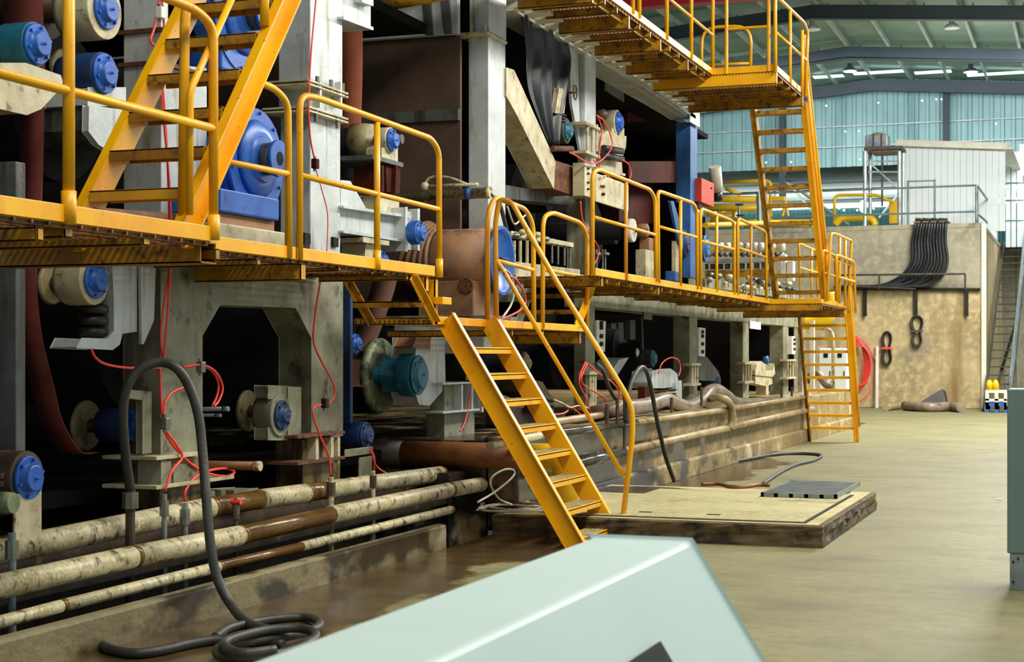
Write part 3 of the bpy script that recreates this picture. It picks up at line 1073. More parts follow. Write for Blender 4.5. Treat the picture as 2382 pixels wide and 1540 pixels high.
a, b = atY(1690, 54, yd1), atY(1788, 48, yd1)
MB().cyl((a.x, yd1, ZD + .62), (b.x, yd1, ZD + .62), .02, 10).build('middle_rail', 'yellow_paint', wd)
MB().cyl((a.x, yd1, ZD + 1.1), (b.x, yd1, ZD + 1.1), .024, 10).build('top_rail', 'yellow_paint', wd)
rail(wd, XD2, [(1804, 168), (1803, -12), (1870, 52), (1879, 75), (1874, 225)], 'top_rail', .025, .15)
rail(wd, XD2, [(1804, 74), (1876, 140)], 'middle_rail', .02)
post(wd, XD2, 1838, 24, 194, .023, False)
post(wd, XD2 + .05, 1866, 70, 222, .023, False)
# far side railing loop of the wide part
yg = yd2 - .2
P = [atY(1632, 152, yg), atY(1632, 64, yg), atY(1747, 60, yg), atY(1746, 158, yg)]
MB().tube(fillet(P, .25), .024, 10).build('railing_loop', 'yellow_paint', wd)
MB().tube([atY(1632, 152, yg), atY(1746, 147, yg)], .02, 10).build('railing_bar', 'yellow_paint', wd)
# ================================================================ THE MACHINE
XM = -6.0


def mpp(px, X):
    """metres per picture pixel at that place"""
    return X / (CO * (px - VPX))


# blackened inside of the machine; rear and end panels added to block light from behind
hd = thing('machine_hood', (-9, 12, 0), 'blackened inside of the machine hood behind the frames, with added light-blocking panels', 'hood')
MB().box(-12.1, -12.0, 2, 36, .1, 5.6).build('rear_blocker', 'interior_shade', hd)
MB().box(-12, XM - .35, 15, 27.5, 5.42, 5.5).build('hood_roof', 'interior_shade', hd)
MB().box(-12, XM - .4, 2, 15, 4.9, 5.0).build('hood_roof', 'interior_shade', hd)
MB().box(-12, -6.35, 36.0, 36.1, .8, 2.8).build('end_blocker', 'interior_shade', hd)
MB().box(-12, -6.65, 27.4, 27.5, 2.35, 5.46).build('end_blocker', 'interior_shade', hd)
MB().box(-12, -6.4, 3, 27.4, .6, .7).build('bed_plate', 'interior_shade', hd)
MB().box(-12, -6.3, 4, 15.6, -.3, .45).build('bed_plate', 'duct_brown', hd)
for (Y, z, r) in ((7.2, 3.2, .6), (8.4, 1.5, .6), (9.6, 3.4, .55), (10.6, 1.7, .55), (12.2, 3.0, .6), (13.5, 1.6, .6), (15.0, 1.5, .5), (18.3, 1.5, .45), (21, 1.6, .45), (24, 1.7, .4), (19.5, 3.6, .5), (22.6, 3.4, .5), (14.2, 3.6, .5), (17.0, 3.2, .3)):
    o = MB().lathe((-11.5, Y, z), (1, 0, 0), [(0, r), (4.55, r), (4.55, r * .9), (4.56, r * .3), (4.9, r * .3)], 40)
    o.build('dryer_roll', 'roll_shade', hd)

# ---- frame columns and portal near left
fr = thing('machine_portal', (XM, at(375, 900, XM).y, .3), 'grey stained portal frame of the machine with a six-sided black opening, near left', 'frame')
plate([(375, 590), (797, 640), (797, 1012), (725, 1012), (725, 785), (688, 714), (512, 707), (470, 780), (470, 1065), (375, 1065)], XM, .3).build('portal_frame', 'frame_stained', fr, bev=.008)
mb = MB()
col(mb, 287, 375, 392, -40, 600, XM)
mb.build('upper_column', 'machine_grey', fr, bev=.008)
mb = plate([(392, 150), (480, 160), (480, 610), (392, 600)], XM - .01, .25)
mb.build('column_plate', 'machine_grey', fr, bev=.005)
mb = MB()
for y_ in (70, 146):
    a = at(375, y_, XM)
    mb.box(XM - .33, XM + .03, a.y - .03, a.y + .5, a.z - .014, a.z + .014)
mb.build('joint_flange', 'rust', fr)
# foot of first column
mb = MB()
col(mb, 288, 372, 468, 1070, 1215, XM + .02)
mb.build('column_foot', 'frame_wet', fr, bev=.008)
mb = MB()
for y_, x1 in ((1066, 480), (1134, 545)):
    a, b = at(368, y_, XM + .1), at(x1, y_ + 2, XM + .1)
    mb.box(XM - .33, XM + .1, a.y - .02, b.y, a.z - .014, a.z + .012)
mb.build('foot_flange', 'cream_metal', fr, bev=.003)
mb = MB()
for a_, b_, y0, y1 in ((375, 398, 1072, 1130), (404, 456, 1080, 1128), (486, 500, 1142, 1178), (515, 525, 1140, 1172), (541, 546, 1140, 1170)):
    MB().prism(poly(XM + .08, [(a_, y0), (b_, y0), (b_, y1), (a_, y1)]), XM + .08, XM - .1).build('foot_rib', 'frame_stained', fr, bev=.003)
# foot of second column
mb = MB()
col(mb, 640, 705, 792, 1022, 1150, XM + .02)
mb.build('column_foot', 'frame_wet', fr, bev=.008)
mb = MB()
for y_, x1 in ((1016, 803), (1078, 803)):
    a, b = at(700, y_, XM + .12), at(x1, y_, XM + .12)
    mb.box(XM - .33, XM + .12, a.y - .05, b.y, a.z - .014, a.z + .012)
mb.build('foot_flange', 'rust', fr, bev=.003)
mb = MB()
for a_, b_ in ((735, 741), (770, 776), (786, 791)):
    MB().prism(poly(XM + .1, [(a_, 1018), (b_, 1018), (b_, 1076), (a_, 1076)]), XM + .1, XM).build('foot_rib', 'cream_metal', fr, bev=.003)
# upper part of second column
c2 = thing('machine_column', (XM, at(720, 300, XM).y, 2.2), 'tall pale grey column with bolted collars and a red hose, centre left', 'column')
mb = MB()
col(mb, 648, 722, 797, -40, 190, XM)
mb.build('upper_column', 'machine_grey', c2, bev=.008)
mb = MB()
col(mb, 648, 722, 797, 190, 262, XM - .03)
mb.build('collar', 'machine_grey', c2, bev=.006)
mb = MB()
col(mb, 652, 722, 792, 262, 640, XM - .02)
mb.build('lower_column', 'machine_grey', c2, bev=.008)
mb = MB()
for y_ in (188, 250):
    a, b = at(722, y_, XM + .05), at(808, y_, XM + .05)
    for dz in (0, .03):
        mb.box(XM - .36, XM + .06, a.y - .06, b.y, a.z - .008 - dz, a.z + .008 - dz)
mb.build('collar_flange', 'cream_metal', c2, bev=.002)
mb = MB()
for px, py in ((738, 192), (770, 200), (797, 208), (735, 270), (785, 285)):
    p = at(px, py, XM + .04)
    mb.cyl(p - Vector((0, 0, .05)), p + Vector((0, 0, .05)), .02, 6)
mb.build('collar_bolts', 'steel', c2, kind='stuff')
mb = MB()
for px in (742, 790):
    a = at(px, 190, XM + .04)
    b = at(px, 250, XM + .04)
    mb.box(XM - .02, XM + .05, a.y, a.y + .03, b.z, a.z)
mb.build('collar_rib', 'machine_grey', c2)
mb = plate([(795, -30), (862, -8), (862, 68), (797, 42)], XM - .02, .22)
mb.prism(poly(XM + .05, [(797, 38), (866, 64), (866, 70), (797, 44)]), XM + .06, XM - .3)
mb.prism(poly(XM + .05, [(840, -12), (866, -4), (866, 14), (840, 4)]), XM + .06, XM - .3)
mb.build('top_bracket', 'machine_grey', c2, bev=.003)
mb = MB()
for a_, b_, y0, y1 in ((708, 722, 541, 568), (775, 787, 551, 575)):
    mb.prism(poly(XM + .0, [(a_, y0), (b_, y0 + 3), (b_, y1), (a_, y1)]), XM + .003, XM - .05)
mb.build('socket_hole', 'black_gap', c2)

# ---- dark column at the left edge
mb = MB()
col(mb, -60, 37, 60, 375, 1060, XM - .1)
o = mb.build('machine_column', 'machine_dark', bev=.008)
tag(o, 'dark grey column at the left edge of the picture below the walkway', 'column')

# ---- felt belts


def belt(edge, X, wdt, m, label, t=.012):
    P = spline(px_(X, edge), 6)
    vs, fs = [], []
    mb = MB()
    n = len(P)
    for p in P:
        vs += [(X, p.y, p.z), (X - wdt, p.y, p.z), (X, p.y + t, p.z), (X - wdt, p.y + t, p.z)]
    for i in range(n - 1):
        a, b = 4 * i, 4 * i + 4
        fs += [(a, a + 1, b + 1, b), (a + 2, b + 2, b + 3, a + 3), (a, b, b + 2, a + 2), (a + 1, a + 3, b + 3, b + 1)]
    mb.add(vs, fs, True)
    return tag(mb.build('felt_belt', m), label, 'belt')


belt([(104, 60), (102, 180), (100, 300), (97, 420), (92, 520), (84, 640), (90, 740), (104, 820), (124, 900), (146, 985), (190, 1052), (235, 1052)], XM - .3, .17, 'felt_red', 'dark red felt belt curving down behind the columns at far left')
belt([(100, 170), (98, 0), (96, -60)], XM - .28, .3, 'felt_red', 'dark red felt band at the top left corner')
belt([(842, -30), (842, 150), (838, 320)], XM - .5, .3, 'felt_orange', 'rusty orange vertical felt behind the tall pale column')
belt([(925, 640), (912, 690), (880, 780), (852, 850), (845, 900)], XM - .5, .26, 'felt_pink', 'dull pink felt band slanting below the second walkway')

# ---- bearings, rolls


def bearing(px, py, hp, X, label, body='cream_metal', cap='blue_paint', L=.28, br=1.12, foot=None, foot_m='cream_metal', ears=False, hexb=False, name='bearing_housing', hub=.62, hub_l=.035, bolts=True, cat='bearing'):
    c = at(px, py, X)
    r = hp / 2 * abs(mpp(px, X)) * math.cos(0) * (FPX / FPX)
    d = X * FPX / (CO * (px - VPX))
    r = hp / 2 * d / FPX
    t = thing(name, (X - L / 2, c.y, c.z - r), label, cat)
    mb = MB()
    if hexb:
        mb.lathe((X - L, c.y, c.z), (1, 0, 0), [(0, r * .8), (.0, r * 1.0), (L * .55, r * 1.0), (L * .55, r * .9)], 6)
        mb.lathe((X - L * .5, c.y, c.z), (1, 0, 0), [(0, r * 1.1), (L * .42, r * 1.1)], 28)
        mb.lathe((X - L - .12, c.y, c.z), (1, 0, 0), [(0, r * .45), (.12, r * .5)], 20)
    else:
        mb.lathe((X - L, c.y, c.z), (1, 0, 0), [(0, r * .7), (0, r * br * .9), (L * .15, r * br), (L - .03, r * br), (L - .02, r * br * .98)], 36)
    mb.build('housing', body, t, bev=.004 if hexb else 0)
    mb = MB().lathe((X - .022, c.y, c.z), (1, 0, 0), [(0, r), (.018, r), (.024, r * .96), (.024, r * (hub + .03)), (.022 + hub_l, r * hub), (.03 + hub_l, r * (hub - .08)), (.03 + hub_l, .012), (.05 + hub_l, .01)], 36)
    if bolts:
        for k in range(6):
            a = math.pi * 2 * k / 6 + .3
            y_, z_ = c.y + math.cos(a) * r * .82, c.z + math.sin(a) * r * .82
            mb.cyl((X, y_, z_), (X + .018, y_, z_), .011, 6)
    mb.build('end_cap', cap, t)
    if ears:
        mb = MB()
        for s in (-1, 1):
            for q in (-1, 1):
                mb.box(X - L * .6, X - L * .15, c.y + s * r * .75, c.y + s * r * 1.5, c.z + q * .022 - .016, c.z + q * .022 + .016)
                mb.cyl((X - L * .38, c.y + s * r * 1.25, c.z - .06), (X - L * .38, c.y + s * r * 1.25, c.z + .06), .016, 6)
        mb.build('lugs', body, t, bev=.004)
    if foot:
        (fl, fr_, ft, fb) = foot
        mb = MB()
        mb.prism(poly(X - .04, [(fl, ft), (fr_, ft), (fr_, fb), (fl, fb)]), X - .04, X - L - .05)
        mb.build('foot', foot_m, t, bev=.006)
    return t


def disc(px, py, hp, X, label, m='disc_cream', shaft=.05, L=.5, th=.03, notch=False, cat='roll'):
    d = X * FPX / (CO * (px - VPX))
    c = at(px, py, X)
    r = hp / 2 * d / FPX
    t = thing('guide_roll', (X, c.y, c.z - r), label, cat)
    MB().lathe((X - th, c.y, c.z), (1, 0, 0), [(0, r * .9), (0, r), (th * .6, r), (th, r * .94), (th, r * .3), (th + .015, r * .28)], 40).build('end_disc', m, t)
    MB().cyl((X - .6, c.y, c.z), (X + L, c.y, c.z), shaft, 20).build('shaft', 'duct_brown', t)
    MB().lathe((X - 3.5, c.y, c.z), (1, 0, 0), [(0, r * .8), (3.45, r * .8)], 32).build('roll_body', 'roll_shade', t)
    return t


XS = XM + .02
bearing(90, 102, 96, XS, 'teal drum bearing with pale blue cap on a chipped cream bracket, far left', 'blue_teal', L=.26, br=1.08)
bearing(250, 22, 92, XS, 'blue capped bearing in a white cast housing at the top of the picture', 'cream_metal', L=.3, br=1.5, ears=True)
bearing(247, 170, 94, XS, 'long blue bearing standing on the grey box beside the steep stair', 'blue_dark', L=.32, br=1.05, foot=(205, 292, 205, 245), foot_m='machine_grey')
bearing(226, 652, 86, XS, 'blue capped bearing in a white housing just below the nearest walkway', 'cream_metal', L=.24, br=1.35)
bearing(318, 990, 78, XM - .18, 'blue bearing beside the first column behind the black hose', 'blue_dark', L=.28, br=1.05)
bearing(659, 966, 70, XM + .04, 'dark blue cap in a grey split housing on the second column', 'frame_stained', 'blue_dark', L=.2, br=1.4, hub=.5)
bearing(70, 1112, 104, XM + .3, 'bright blue stepped cap on the low bearing at the left edge', 'duct_brown', 'blue_paint', L=.34, br=1.22, ears=True)
bearing(976, 872, 92, XM + .0, 'large teal hexagonal bearing unit beneath the landing', 'blue_teal', 'blue_teal', L=.34, hexb=True, hub=.7)
bearing(853, 1012, 62, XM - .02, 'small dark blue bearing on a concrete post beside the brown pipe', 'blue_dark', 'blue_dark', L=.24, br=1.02)
bearing(914, 326, 54, XM - .1, 'blue capped bearing on a dark red pedestal above the railing', 'cream_metal', L=.14, br=1.12, foot=(888, 925, 345, 375))
bearing(977, 541, 56, XM + .2, 'bright blue cap with a pale smear beside the brown drum', 'blue_paint', L=.1, br=1.0)
bearing(828, 800, 48, XM - .2, 'small blue bearing against the narrow blue column', 'blue_dark', L=.2, br=1.0)
bearing(890, 605, 40, XM - .05, 'small blue cap half hidden by the railing of the second walkway', 'cream_metal', L=.2, br=1.2)
bearing(1441, 285, 50, XM + .02, 'cream bearing with blue cap high above the grey control boxes', 'cream_metal', L=.2, br=1.2, foot=(1423, 1452, 300, 320))
bearing(1323, 304, 46, XM + .0, 'blue capped bearing behind the black plastic sheet', 'machine_dark', 'blue_teal', L=.2, br=1.3)
bearing(1226, 845, 44, XM - .1, 'grimy brown motor behind the main stair', 'duct_brown', 'disc_cream', L=.3, br=1.25, name='motor', hub=.5, cat='motor')
bearing(1597, 566, 60, XM + .0, 'blue disc bearing low on the blue column', 'machine_dark', 'blue_dark', L=.14, br=1.1)
bearing(1643, 578, 62, XM + .1, 'blue grey disc bearing right of the blue column', 'machine_dark', 'blue_cabinet', L=.2, br=1.0)
bearing(1668, 888, 56, XM - .1, 'blue disc under the dark sloping guard', 'blue_dark', 'blue_dark', L=.2, br=1.0)
bearing(1520, 834, 40, XM - .2, 'dim grey blue disc beside the second pump', 'machine_dark', 'blue_teal', L=.2, br=1.0)
disc(206, 990, 118, XM - .62, 'broad cream end disc of a roll, low at far left beside a blue bearing', L=.4)
disc(580, 956, 98, XM - .45, 'cream end disc of a roll inside the portal frame', L=.4)
disc(125, 660, 98, XM - .5, 'cream end disc of a roll left of the white bearing housing', L=.4)
disc(893, 874, 176, XM - .45, 'large mossy grey disc beneath the landing', 'disc_mossy', .09, .3, .08)
disc(150, 160, 92, XM - .4, 'pale end disc behind the first railing post', L=.3)
disc(110, 20, 150, XM - .55, 'large grey roll end at the top left corner', 'duct_brown', .1, .3, .3)
disc(0, 120, 100, XM - .4, 'pale roll end at the left edge', L=.3)
disc(868, 327, 82, XM - .35, 'cream roll end beside the blue cap above the railing', 'disc_cream', .045, .3, .2)
disc(1475, 536, 56, XM - .1, 'shiny white roll end below the control boxes', 'white_paint', .03, .2, .1)
disc(820, 600, 60, XM - .3, 'greenish grey roll end behind the second walkway', 'disc_mossy', .05, .2, .3)

# cream bracket under the first bearing, grey box, lower bracket
mb = plate([(-40, 150), (60, 150), (140, 178), (146, 196), (95, 250), (62, 264), (-40, 240)], XM + .02, .3)
tag(mb.build('bearing_bracket', 'cream_metal', bev=.01), 'chipped cream bracket plate under the teal bearing at far left', 'bracket')
t = thing('box_girder', (XM, at(240, 300, XM).y, 3.5), 'grey eight-sided box arm beneath the long blue bearing', 'arm')
plate([(208, 246), (322, 262), (302, 320), (258, 352), (230, 335), (207, 305)], XM + .02, .05).build('end_plate', 'machine_grey', t, bev=.005)
mb = MB().prism(poly(XM - .03, [(208, 250), (322, 266), (302, 316), (258, 348), (230, 331), (207, 302)]), XM - .03, XM - .45)
mb.build('arm_body', 'machine_dark', t)
t = thing('bearing_bracket', (XM, at(240, 700, XM).y, 2.0), 'pale grey bracket with black air bellows under the white bearing', 'bracket')
plate([(262, 610), (282, 612), (283, 780), (278, 800), (262, 812), (180, 808), (190, 788), (250, 790), (266, 770), (266, 700)], XM + .02, .2).build('bracket_frame', 'machine_grey', t, bev=.006)
plate([(282, 612), (318, 614), (318, 770), (285, 775)], XM - .02, .2).build('side_plate', 'machine_grey', t, bev=.004)
plate([(328, 612), (362, 616), (358, 745), (334, 800), (330, 800)], XM + .01, .02).build('gusset', 'machine_grey', t, bev=.002)
c = at(216, 750, XM - .1)
mb = MB()
for k in range(3):
    mb.lathe((c.x, c.y, c.z - .1 + k * .075), (0, 0, 1), [(0, .07), (.015, .1), (.055, .1), (.07, .07)], 24)
mb.build('bellows', 'bellows', t)
# mount plate next to first column
mb = plate([(300, 908), (352, 912), (352, 1052), (332, 1055), (332, 930), (300, 925)], XM - .04, .05)
tag(mb.build('mount_plate', 'frame_stained', bev=.004), 'stained mounting plate round the blue bearing on the first column', 'plate')
# split housing ears on second column
t = thing('split_housing', (XM, at(650, 960, XM).y, 1.0), 'grey split clamp around the dark blue cap on the second column', 'clamp')
for y0, y1 in ((898, 926), (996, 1022)):
    plate([(624, y0), (668, y0 + 2), (668, y1), (624, y1)], XM - .0, .12).build('clamp_lug', 'frame_stained', t, bev=.008)
plate([(670, 900), (700, 902), (700, 1020), (670, 1018)], XM + .01, .05).build('clamp_plate', 'frame_stained', t, bev=.005)
# pedestal at left bottom
mb = MB()
col(mb, 28, 34, 98, 1150, 1300, XM + .3)
tag(mb.build('bearing_pedestal', 'cream_metal', bev=.008), 'greenish cream pedestal under the low blue bearing at left', 'pedestal')
p = at(32, 1170, XM + .45)
mb = MB().lathe((p.x - .25, p.y, p.z), (1, 0, 0), [(0, .06), (.2, .06), (.25, .056)], 24)
tag(mb.build('small_motor', 'disc_mossy'), 'small pale green cylinder beside the low pedestal at left', 'motor')
mb = MB()
col(mb, 800, 803, 868, 1046, 1064, XM + .05)
col(mb, 833, 836, 866, 1064, 1120, XM + .03)
tag(mb.build('bearing_pedestal', 'frame_stained', bev=.005), 'stained post with a top plate under the small dark blue bearing', 'pedestal')
t = thing('bearing_pedestal', (XM, at(905, 400, XM).y, 3), 'dark red pedestal under the blue cap above the railing', 'pedestal')
a, b = at(868, 377, XM - .02), at(938, 384, XM - .02)
MB().box(XM - .35, XM - .02, a.y, b.y, b.z - .02, b.z + .02).build('top_plate', 'machine_dark', t)
mb = plate([(897, 384), (932, 388), (930, 450), (900, 446)], XM - .06, .2)
mb.prism(poly(XM - .0, [(893, 384), (898, 384), (898, 446), (893, 446)]), XM - .02, XM - .3)
mb.prism(poly(XM - .0, [(926, 386), (930, 386), (928, 450), (924, 450)]), XM - .02, XM - .3)
mb.build('pedestal_body', 'dark_redbrown', t)

# gearboxes
def gearbox(px, py, r, X, label):
    c = at(px, py, X)
    t = thing('gearbox', (X, c.y, c.z - r * 1.3), label, 'gearbox')
    MB().lathe((X - .16, c.y, c.z), (1, 0, 0), [(0, r * .9), (0, r * 1.06), (.14, r * 1.06), (.14, r), (.16, r)], 10, a0=.3).build('casing', 'blue_paint', t, bev=.008)
    mb = MB().lathe((X - .0, c.y, c.z), (1, 0, 0), [(0, r), (.03, r), (.03, r * .86)], 48)
    for k in range(10):
        a = math.pi * 2 * k / 10 + .2
        y_, z_ = c.y + math.cos(a) * r * .93, c.z + math.sin(a) * r * .93
        mb.cyl((X + .02, y_, z_), (X + .045, y_, z_), .014, 6)
    mb.build('flange', 'blue_paint', t)
    yc, zc = c.y - .0, c.z + .02
    MB().lathe((X + .03, yc, zc), (1, 0, 0), [(0, r * .74), (.035, r * .68), (.05, r * .5), (.05, r * .44), (.075, r * .42)], 40).build('cover', 'blue_paint', t)
    MB().lathe((X + .1, yc, zc), (1, 0, 0), [(0, r * .3), (.04, r * .3), (.09, r * .32)], 36).build('shaft_collar', 'machine_dark', t)
    MB().lathe((X + .19, yc, zc), (1, 0, 0), [(0, r * .34), (.03, r * .34), (.03, r * .13), (.0, r * .12)], 36).build('coupling', 'blue_paint', t)
    MB().lathe((X + .18, yc, zc), (1, 0, 0), [(0, r * .1), (.042, r * .13)], 20).build('bore', 'black_gap', t)
    MB().box(X - .3, X + .02, c.y - r * .75, c.y + r * .7, c.z - r * 1.05, c.z - r * .6).build('base', 'blue_paint', t, bev=.02)
    return t


gc = at(590, 378, -5.85)
g1 = gearbox(590, 378, .4, -5.85, 'large blue gearbox with a round flange and hollow coupling behind the second walkway')
t = thing('gearbox_plinth', (-5.85, gc.y, gc.z - .7), 'chipped blue and cream mounting plates under the large gearbox', 'plinth')
gy_a, gy_b = at(512, 490, -5.62).y, at(650, 490, -5.62).y
z1_, z2_, z3_, z4_ = (at(650, q_, -5.62).z for q_ in (476, 514, 540, 585))
MB().box(-6.25, -5.62, gy_a, gy_b, z2_, z1_ + .04).build('base_plate', 'blue_paint', t, bev=.012)
MB().box(-6.25, -5.66, gy_a, gy_b, z3_, z2_).build('spacer', 'roll_brown', t, bev=.008)
MB().box(-6.25, -5.6, gy_a - .1, gy_b + .05, z4_, z3_).build('foundation', 'cream_metal', t, bev=.01)
gearbox(560, 40, .42, -5.95, 'upper blue gearbox half hidden behind the steep stair')

# grey girder to the right of the tall column
t = thing('machine_girder', (XM, at(870, 520, XM).y, 2.6), 'grey channel girder between the tall column and the brown drum', 'girder')
gd = MB().prism(poly(XM - .05, [(792, 482), (945, 506), (945, 562), (792, 538)]), XM - .05, XM - .3)
gd.prism(poly(XM, [(792, 478), (950, 502), (950, 507), (792, 483)]), XM + .03, XM - .3)
gd.prism(poly(XM, [(792, 536), (950, 560), (950, 565), (792, 541)]), XM + .03, XM - .3)
gd.build('channel', 'machine_grey', t, bev=.003)
mb = plate([(943, 482), (948, 482), (948, 585), (943, 584)], XM + .06, .35)
mb.prism(poly(XM, [(948, 492), (962, 494), (962, 582), (948, 580)]), XM - .0, XM - .04)
mb.prism(poly(XM, [(958, 486), (963, 487), (963, 583), (958, 582)]), XM + .06, XM - .3)
mb.build('end_channel', 'machine_grey', t, bev=.003)
plate([(793, 420), (815, 422), (852, 486), (793, 478)], XM - .02, .05).build('gusset', 'machine_grey', t, bev=.004)
plate([(885, 455), (928, 462), (928, 502), (885, 494)], XM - .08, .2).build('web_block', 'cream_metal', t, bev=.006)
mb = plate([(845, 552), (905, 562), (905, 570), (845, 562)], XM + .04, .3)
mb.prism(poly(XM, [(856, 566), (892, 571), (880, 630), (852, 626)]), XM - .02, XM - .25)
mb.build('hanger_block', 'cream_metal', t, bev=.005)

# brown drum
dc = at(1168, 606, XM + .35)
dr = thing('fan_drum', (dc.x - .4, dc.y, dc.z - .4), 'wide rusty brown drum with a blue open mouth beside the landing', 'drum')
rr = 76 * (-(XM + .35)) * FPX / (CO * (VPX - 1168)) / FPX
MB().lathe((dc.x - .68, dc.y, dc.z), (1, 0, 0), [(0, rr * .92), (.0, rr * .99), (.03, rr), (.63, rr), (.63, rr * .93)], 56).build('drum_shell', 'roll_brown', dr)
MB().lathe((dc.x - .04, dc.y, dc.z), (1, 0, 0), [(0, rr * 1.01), (.02, rr * 1.06), (.05, rr * 1.06), (.05, rr * .97), (.012, rr * .93), (.01, .01)], 56).build('mouth', 'blue_paint', dr)
mb = MB()
for k, dz in enumerate((.02, -.03, -.08)):
    mb.box(dc.x - .02, dc.x + .05, dc.y - .12, dc.y + .08, dc.z + dz - .006, dc.z + dz + .006)
mb.build('inner_vanes', 'steel', dr, kind='stuff')
mb = MB()
for k in range(5):
    x = dc.x - .68 - k * .06
    mb.lathe((x - .06, dc.y, dc.z + .03 * k), (1, -.0, -.12 * k), [(0, rr * .98), (.015, rr * 1.05), (.03, rr * 1.07), (.045, rr * 1.05), (.06, rr * .98)], 40)
mb.build('wrapped_collar', 'roll_brown', dr)
bp = at(1035, 640, XM - .3)
fl = thing('drum_base', (XM, dc.y, dc.z - rr - .4), 'brown box with a round bolted cover beneath the drum', 'base')
zb = dc.z - rr * .6
MB().box(dc.x - .75, dc.x - .15, dc.y - .42, dc.y + .2, zb - .38, zb - .02).build('casing', 'roll_brown', fl, bev=.01)
cc = atY(1085, 664, dc.y - .42)
mb = MB().lathe((cc.x, cc.y - .03, cc.z), (0, 1, 0), [(0, .07), (0, .078), (.03, .085)], 32)
for k in range(8):
    a = math.pi * 2 * k / 8
    mb.cyl((cc.x + math.cos(a) * .072, cc.y - .045, cc.z + math.sin(a) * .072), (cc.x + math.cos(a) * .072, cc.y - .02, cc.z + math.sin(a) * .072), .007, 6)
mb.build('round_cover', 'rust', fl)
MB().box(dc.x - 1.0, dc.x - .02, dc.y - .46, dc.y + .3, zb - .75, zb - .38).build('pedestal', 'machine_grey', fl, bev=.01)
MB().box(dc.x - 1.1, dc.x + .05, dc.y - .5, dc.y + .3, zb - .42, zb - .37).build('pedestal_plate', 'frame_stained', fl, bev=.004)

# pipes above the drum
yy = at(1095, 100, XM - .1).y - .35
a, b = atY(905, 460, yy), atY(1142, 448, yy)
t = thing('transverse_pipe', (a.x, yy, a.z), 'cream pipe lying across above the brown drum, with a thin pipe over it', 'pipe')
MB().lathe(a, b - a, [(0, .052), (.0, .055), ((b - a).length - .05, .055), ((b - a).length - .05, .062), ((b - a).length, .062), ((b - a).length, .05)], 20).build('main_pipe', 'pipe_cream', t)
MB().tube([atY(990, 434, yy), atY(1112, 429, yy)], .02, 10).build('thin_pipe', 'pipe_cream', t)
MB().tube(fillet([atY(988, 470, yy), atY(988, 412, yy), atY(1040, 410, yy), atY(1090, 430, yy)], .12), .014, 10).build('bent_pipe', 'pipe_cream', t)
MB().sphere(atY(988, 434, yy), .05, 12).build('tee_fitting', 'cream_metal', t)
MB().lathe(atY(1090, 450, yy) - Vector((.03, 0, 0)), (1, 0, 0), [(0, .06), (.06, .06)], 18).build('blue_tape', 'blue_cabinet', t)
mb = MB()
col(mb, 1086, 1122, 1130, 455, 525, XM - .12)
tag(mb.build('rusty_post', 'rust', bev=.01), 'short flaking rusty post behind the brown drum', 'post')

# brown enclosure behind, column three and diagonal
y3 = at(1095, 100, XM - .1).y
t = thing('hood_wall', (-8, y3, 2), 'dark brown panelled enclosure between the pale columns', 'enclosure')
za, zb2 = atY(1085, 82, y3).z, atY(1085, 262, y3).z
MB().box(-12, XM - .22, y3, y3 + .05, 2.2, za).build('upper_panel', 'brown_panel', t)
MB().box(-12, XM - .22, y3 - .06, y3, zb2 - .08, zb2 + .04).build('cross_rail', 'machine_dark', t)
MB().box(-12, XM - .2, y3 - .12, y3 - .04, za, za + .8).build('top_beam', 'machine_grey', t, bev=.006)
mb = MB()
for px in (1000, 1043):
    p = atY(px, 40, y3 - .13)
    mb.prismy([(p.x - .04, za), (p.x + .04, za), (p.x + .0, za + .6), (p.x - .1, za + .6)], y3 - .16, y3 - .12)
mb.build('stiffener', 'machine_dark', t)
MB().tube([atY(855, 20, y3 - .6), atY(1040, -14, y3 - .6)], .06, 14).build('beam_pipe', 'yellow_dirt_shade', t)
c3 = thing('machine_column', (XM, at(1135, 300, XM).y, 2.0), 'slim pale grey column right of the dark brown enclosure', 'column')
mb = MB()
col(mb, 1090, 1136, 1176, 78, 560, XM)
mb.build('column_shaft', 'machine_grey', c3, bev=.006)
mb = MB()
col(mb, 1092, 1137, 1178, -60, 72, XM + .03)
mb.build('column_head', 'machine_grey', c3, bev=.006)
mb = MB()
a, b = at(1136, 76, XM + .05), at(1180, 90, XM + .05)
mb.box(XM - .3, XM + .05, a.y - .04, b.y, a.z - .015, a.z + .012)
for px in (1096, 1128):
    p = atY(px, 62, a.y)
    mb.cyl((p.x, a.y, a.z), (p.x, a.y, a.z + .09), .018, 6)
mb.build('joint_flange', 'cream_metal', c3)
br_ = thing('diagonal_brace', (XM, at(1240, 300, XM).y, 3.5), 'stained cream box beam slanting down beside the black plastic sheet', 'brace')
plate([(1178, 158), (1196, 164), (1216, 207), (1292, 376), (1288, 438), (1200, 262), (1178, 222)], XM + .02, .3).build('brace_beam', 'cream_metal', br_, bev=.006)
plate([(1291, 374), (1334, 388), (1334, 455), (1288, 438)], XM + .0, .3).build('brace_end', 'rust', br_, bev=.006)
plate([(1176, 430), (1334, 458), (1334, 478), (1176, 462)], XM - .25, .3).build('lower_girder', 'machine_dark', br_)

